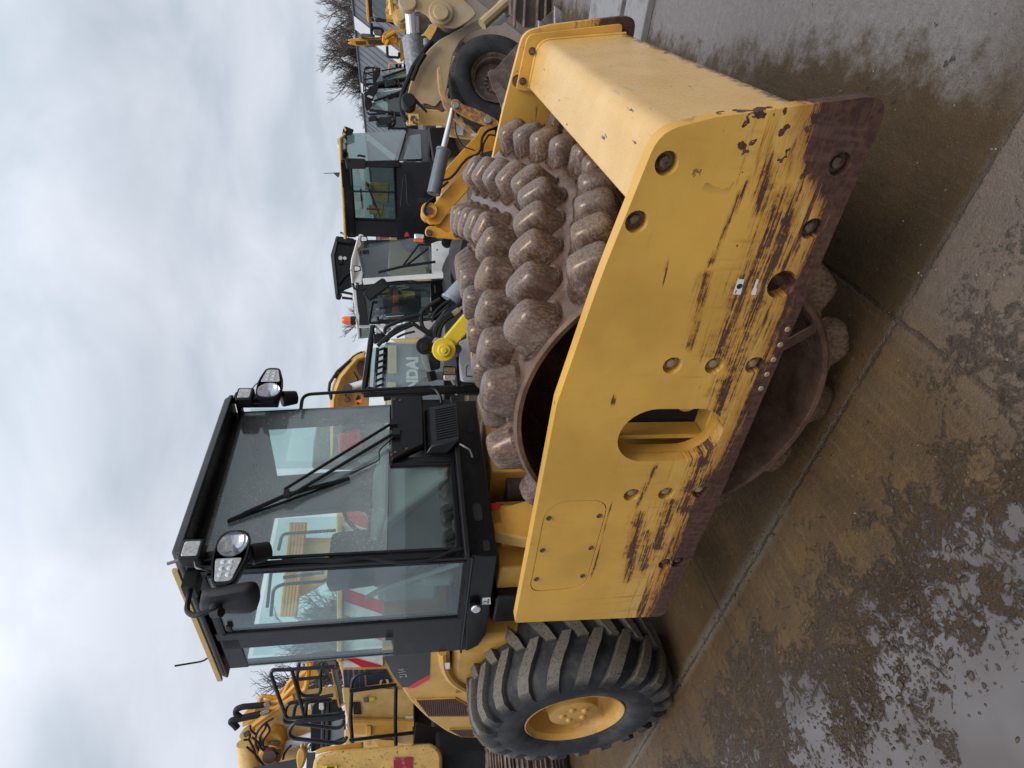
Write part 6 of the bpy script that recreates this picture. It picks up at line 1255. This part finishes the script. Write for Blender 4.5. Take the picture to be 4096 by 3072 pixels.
b = B2(); b.disc(*qx((835, 1395)), 10.5, .11, .2, 18); b.pipe(qx((820, 1210), (900, 1190), (970, 1200)), 10.65, .04); b.pipe(qx((800, 1320), (880, 1300), (1000, 1320)), 10.6, .04); b.put('ram_pin', M['rustdark'], LB, rm)
b = B2(); b.pipe(qx((985, 1265), (1240, 1170), (1480, 1080)), 10.85, .075, 12); b.put('ram_rod', M['whiterod'], LB, None, True)
b = B2()
for pts, r in ((qx((760, 620), (600, 640), (440, 650), (350, 690), (340, 750), (420, 810)), .05), (qx((700, 760), (520, 800), (300, 850), (270, 870), (330, 920), (370, 970)), .055)): b.pipe(pts, 10.9, r, 9, .1)
b.put('bent_hose', M['rubber'], LB, None, True)
b = B2(); b.pipe(qx((700, 575), (720, 490), (800, 500), (980, 520), (1050, 470), (1130, 290), (1180, 240)), 10.9, .035, 8, .05); b.pipe(qx((580, 1010), (600, 930), (760, 810), (1000, 640), (1200, 520)), 10.8, .05, 8); b.pipe(qx((860, 690), (1000, 620), (1200, 500)), 10.8, .05, 8); b.pipe(qx((870, 600), (1000, 560), (1080, 480), (1250, 300)), 10.8, .04, 8); b.pipe(qx((1290, 440), (1380, 380), (1400, 280), (1410, 0)), 10.7, .05, 8, .1); b.pipe(qx((1300, 190), (1360, 140), (1440, 60), (1460, 0)), 10.7, .05, 8, .1); b.put('boom_pipe', M['orange'], LB, None, True)
b = B2(); b.slab(qx((750, 600), (840, 580), (860, 640), (760, 650)), 10.7, .1, .02); b.slab(qx((690, 740), (780, 700), (840, 690), (850, 730), (720, 790)), 10.7, .1, .02); b.put('hose_fitting', M['steel'], LB, None, False, .01)
b = B2()
for pts in (((580, 1100), (680, 1180), (700, 1250), (780, 1320)), ((780, 880), (790, 960), (690, 1100), (720, 1230), (820, 1250)), ((800, 900), (860, 1000), (720, 1180), (800, 1330)), ((540, 1140), (620, 1290), (640, 1400), (780, 1540)), ((500, 1240), (640, 1360), (760, 1530)), ((640, 1060), (560, 1000), (560, 930)), ((900, 820), (760, 900), (640, 1050), (630, 1200), (680, 1300)), ((560, 1050), (540, 1140), (460, 1140)), ((1160, 1220), (1060, 1330), (1040, 1430))): b.pipe(qx(*pts), 10.6, .018, 6, .15)
b.put('loose_hose', M['rubber'], LB, None, True)
b = B2(); b.pipe(qx((520, 1170), (560, 1560)), 10.9, .18, 14); b.put('tube', M['yellow_pale'], LB, None, True)
b = B2(); b.slab(qx((440, 1040), (520, 990), (560, 1060), (470, 1110)), 10.55, .1, .02); b.put('valve', M['rustdark'], LB, None, False, .01)
b = B2(); b.slab(qx((1440, 900), (1470, 640), (1530, 560), (1840, 540), (1940, 800), (1960, 1150), (1600, 1280), (1450, 1320)), 10.3, .3, .02); cbx = b.put('cab', M['black'], LB, None, False, .02)
b = B2()
for y in (1640, 1700): b.pipe(qx((y, 560), (y - 20, 1250)), 10.25, .03, 6)
b.put('cab_rib', M['grey_dark'], LB, cbx)
pane(LB, 'cab_window', M['greypanel'], qx((1760, 870), (1930, 830), (1950, 1090), (1740, 1170)), 10.27, .02, cbx)
b = B2(); b.slab(qx((1570, 600), (1640, 590), (1650, 680), (1620, 710), (1570, 690)), 10.1, .1, .02); b.slab(qx((1410, 620), (1460, 610), (1460, 690), (1410, 700)), 10.1, .1, .02); b.put('lamp', M['lens_f'], LB, cbx, False, .01)
b = B2(); b.slab(qx((600, 1545), (1240, 1420), (1240, 1600), (600, 1600)), 10.4, .2); b.slab(qx((1390, 1330), (1500, 1320), (1480, 1600), (1380, 1600)), 10.2, .2); b.put('dark_panel', M['grey_dark'], LB)
b = B2(); b.slab(qx((1230, 1400), (1260, 1290), (1310, 1250), (1360, 1300), (1370, 1420), (1330, 1530), (1290, 1580), (1250, 1560)), 9.6, .15, .06); b.slab(qx((1290, 1190), (1340, 1190), (1330, 1260), (1290, 1260)), 9.65, .1); b.put('mirror', M['yellow'], LB, None, False, .03)

# ---------------- counterweight and track of the nearest excavator, at the picture's lower edge
CX = thing('tail_excavator', 'nearest excavator: chipped yellow tail block with red label above rusty crawler tracks', 'excavator', foot(2000, 3060, 7.4))
b = B2(); b.slab(q7((800, 1560), (815, 1480), (860, 1440), (1000, 1405), (1300, 1385), (1620, 1365), (1760, 1355), (1820, 1390), (1850, 1450), (1850, 1560), (1830, 1900), (800, 1900)), 6.9, 1.0, .06); cw = b.put('counterweight', M['tailyellow'], CX, None, False, .04)
b = B2(); b.slab(q7((1455, 1475), (1590, 1465), (1610, 1480), (1600, 1545), (1605, 1640), (1460, 1640)), 6.885, .02); b.put('red_label', M['redlabel'], CX, cw)
b = B2(); b.slab(q7((880, 1535), (1000, 1530), (1000, 1640), (880, 1640)), 6.885, .02); lb = b.put('yellow_label', M['yellow_bright'], CX, cw)
b = B2(); b.slab(q7((920, 1542), (935, 1540), (940, 1560), (925, 1562)), 6.878, .01); b.slab(q7((940, 1542), (980, 1540), (978, 1552), (942, 1555)), 6.878, .01); b.put('label_print', M['print'], CX, lb)
b = B2(); b.slab(qx((1510, 1360), (1530, 1290), (1620, 1250), (1700, 1240), (2200, 1170), (2200, 1280), (1700, 1310), (1560, 1340)), 7.4, .4, .02); b.put('hood_edge', M['yellow'], CX, None, False, .02)
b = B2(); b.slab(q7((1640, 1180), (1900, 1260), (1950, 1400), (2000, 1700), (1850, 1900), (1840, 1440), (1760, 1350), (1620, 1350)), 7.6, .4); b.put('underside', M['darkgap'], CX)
# crawler track: shoes following a rounded loop
trk = thing('x', 'x', 'x') if False else None
g0 = at(2214, 3072, 6.8); base = at(1990, 3030, 6.9)
axis = (RH * .55 + FH * -.83).normalized(); side = Vector((-axis.y, axis.x, 0))
cpt = Vector((base.x, base.y, 0)) + RH * -.15
b = B2(); bl = B2(); L = 3.4; Rr = .42
def tp(t):
    per = 2 * L + 2 * pi * Rr; t = t % per
    if t < L: return -axis * t + Vector((0, 0, 2 * Rr)), -axis, Vector((0, 0, 1))
    t -= L
    if t < pi * Rr: a = t / Rr; return -axis * L + (-axis * sin(a) + Vector((0, 0, 1)) * cos(a)) * Rr + Vector((0, 0, Rr)), (-axis * cos(a) - Vector((0, 0, 1)) * sin(a)), (-axis * sin(a) + Vector((0, 0, 1)) * cos(a))
    t -= pi * Rr
    if t < L: return -axis * (L - t), axis, Vector((0, 0, -1))
    t -= L; a = t / Rr; return (axis * sin(a) - Vector((0, 0, 1)) * cos(a)) * Rr + Vector((0, 0, Rr)), (axis * cos(a) + Vector((0, 0, 1)) * sin(a)), (axis * sin(a) - Vector((0, 0, 1)) * cos(a))
per = 2 * L + 2 * pi * Rr; n = 52
for i in range(n):
    p, d, u = tp(i * per / n); p = p + cpt; m3 = Matrix((d, side, u)).transposed()
    b.box(p + Vector((0, 0, .03)), (per / n * .90, .5, .035), M3=m3)
    for o_ in (-.055, .0, .055): b.box(p + u * .032 + d * o_ + Vector((0, 0, .03)), (.016, .5, .034), M3=m3)
b.put('crawler_track', M['trackrust'], CX, None, False, .004)
bl = B2(); bl.box(cpt - axis * (L / 2) + Vector((0, 0, Rr)), (L, .3, .5), M3=Matrix((axis, side, Vector((0, 0, 1)))).transposed()); bl.put('track_frame', M['rustdark'], CX, None, False, .02)

# ---------------- the machines' running gear, mostly hidden behind the roller
def gpos(x, y, D): return foot(x, y, D)
crawler(EC, gpos(1700, 760, 12.9), RH * .8 + FH, top=1.5)
crawler(OA, gpos(1800, 760, 8.3), RH * .9 + FH * .5, 1.7, 1.2, .3, .5, .95)
wheels4(WC, gpos(1720, 1080, 11.2), FH + RH * .3, 2.4, 1.7, .52, .4, 1.05)
crawler(BC, gpos(1500, 1060, 15.6), FH, top=1.7)
wheels4(GL, gpos(1700, 1400, 7.6), FH + RH * .2, 1.5, 1.2, .42, .34, .9)
crawler(HY2, gpos(1600, 1500, 11.5), RH, top=1.2)
crawler(EB, gpos(1600, 1680, 13.6), RH, top=1.5)
for T in [o for o in COL.objects if o.get('category') == 'digger']: crawler(T, (T.location.x + FH.x * .8, T.location.y + FH.y * .8), FH + RH * .2, 2.6, 1.8, .5, .75, 1.3)
crawler(FX, gpos(1600, 60, 20), RH + FH * .4, top=1.0); crawler(OM, gpos(1500, 165, 21.8), FH, 2.2, 1.6, .4, .6, 1.6)
crawler(SX, gpos(1700, 2560, 9.9), RH + FH * .2, top=1.6); crawler(LB, gpos(1500, 2960, 11.6), RH * .3 + FH, top=2.0)
wheels = gpos(1900, 3040, 7.9)
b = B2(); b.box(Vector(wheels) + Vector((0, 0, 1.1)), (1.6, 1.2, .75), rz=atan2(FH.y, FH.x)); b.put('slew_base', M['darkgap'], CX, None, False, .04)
b = B2(); b.box(Vector((YR.location.x, YR.location.y, .65)), (1.0, .5, 1.3), rz=atan2(RH.y, RH.x)); b.put('stand', M['grey_dark'], YR, None, False, .03)
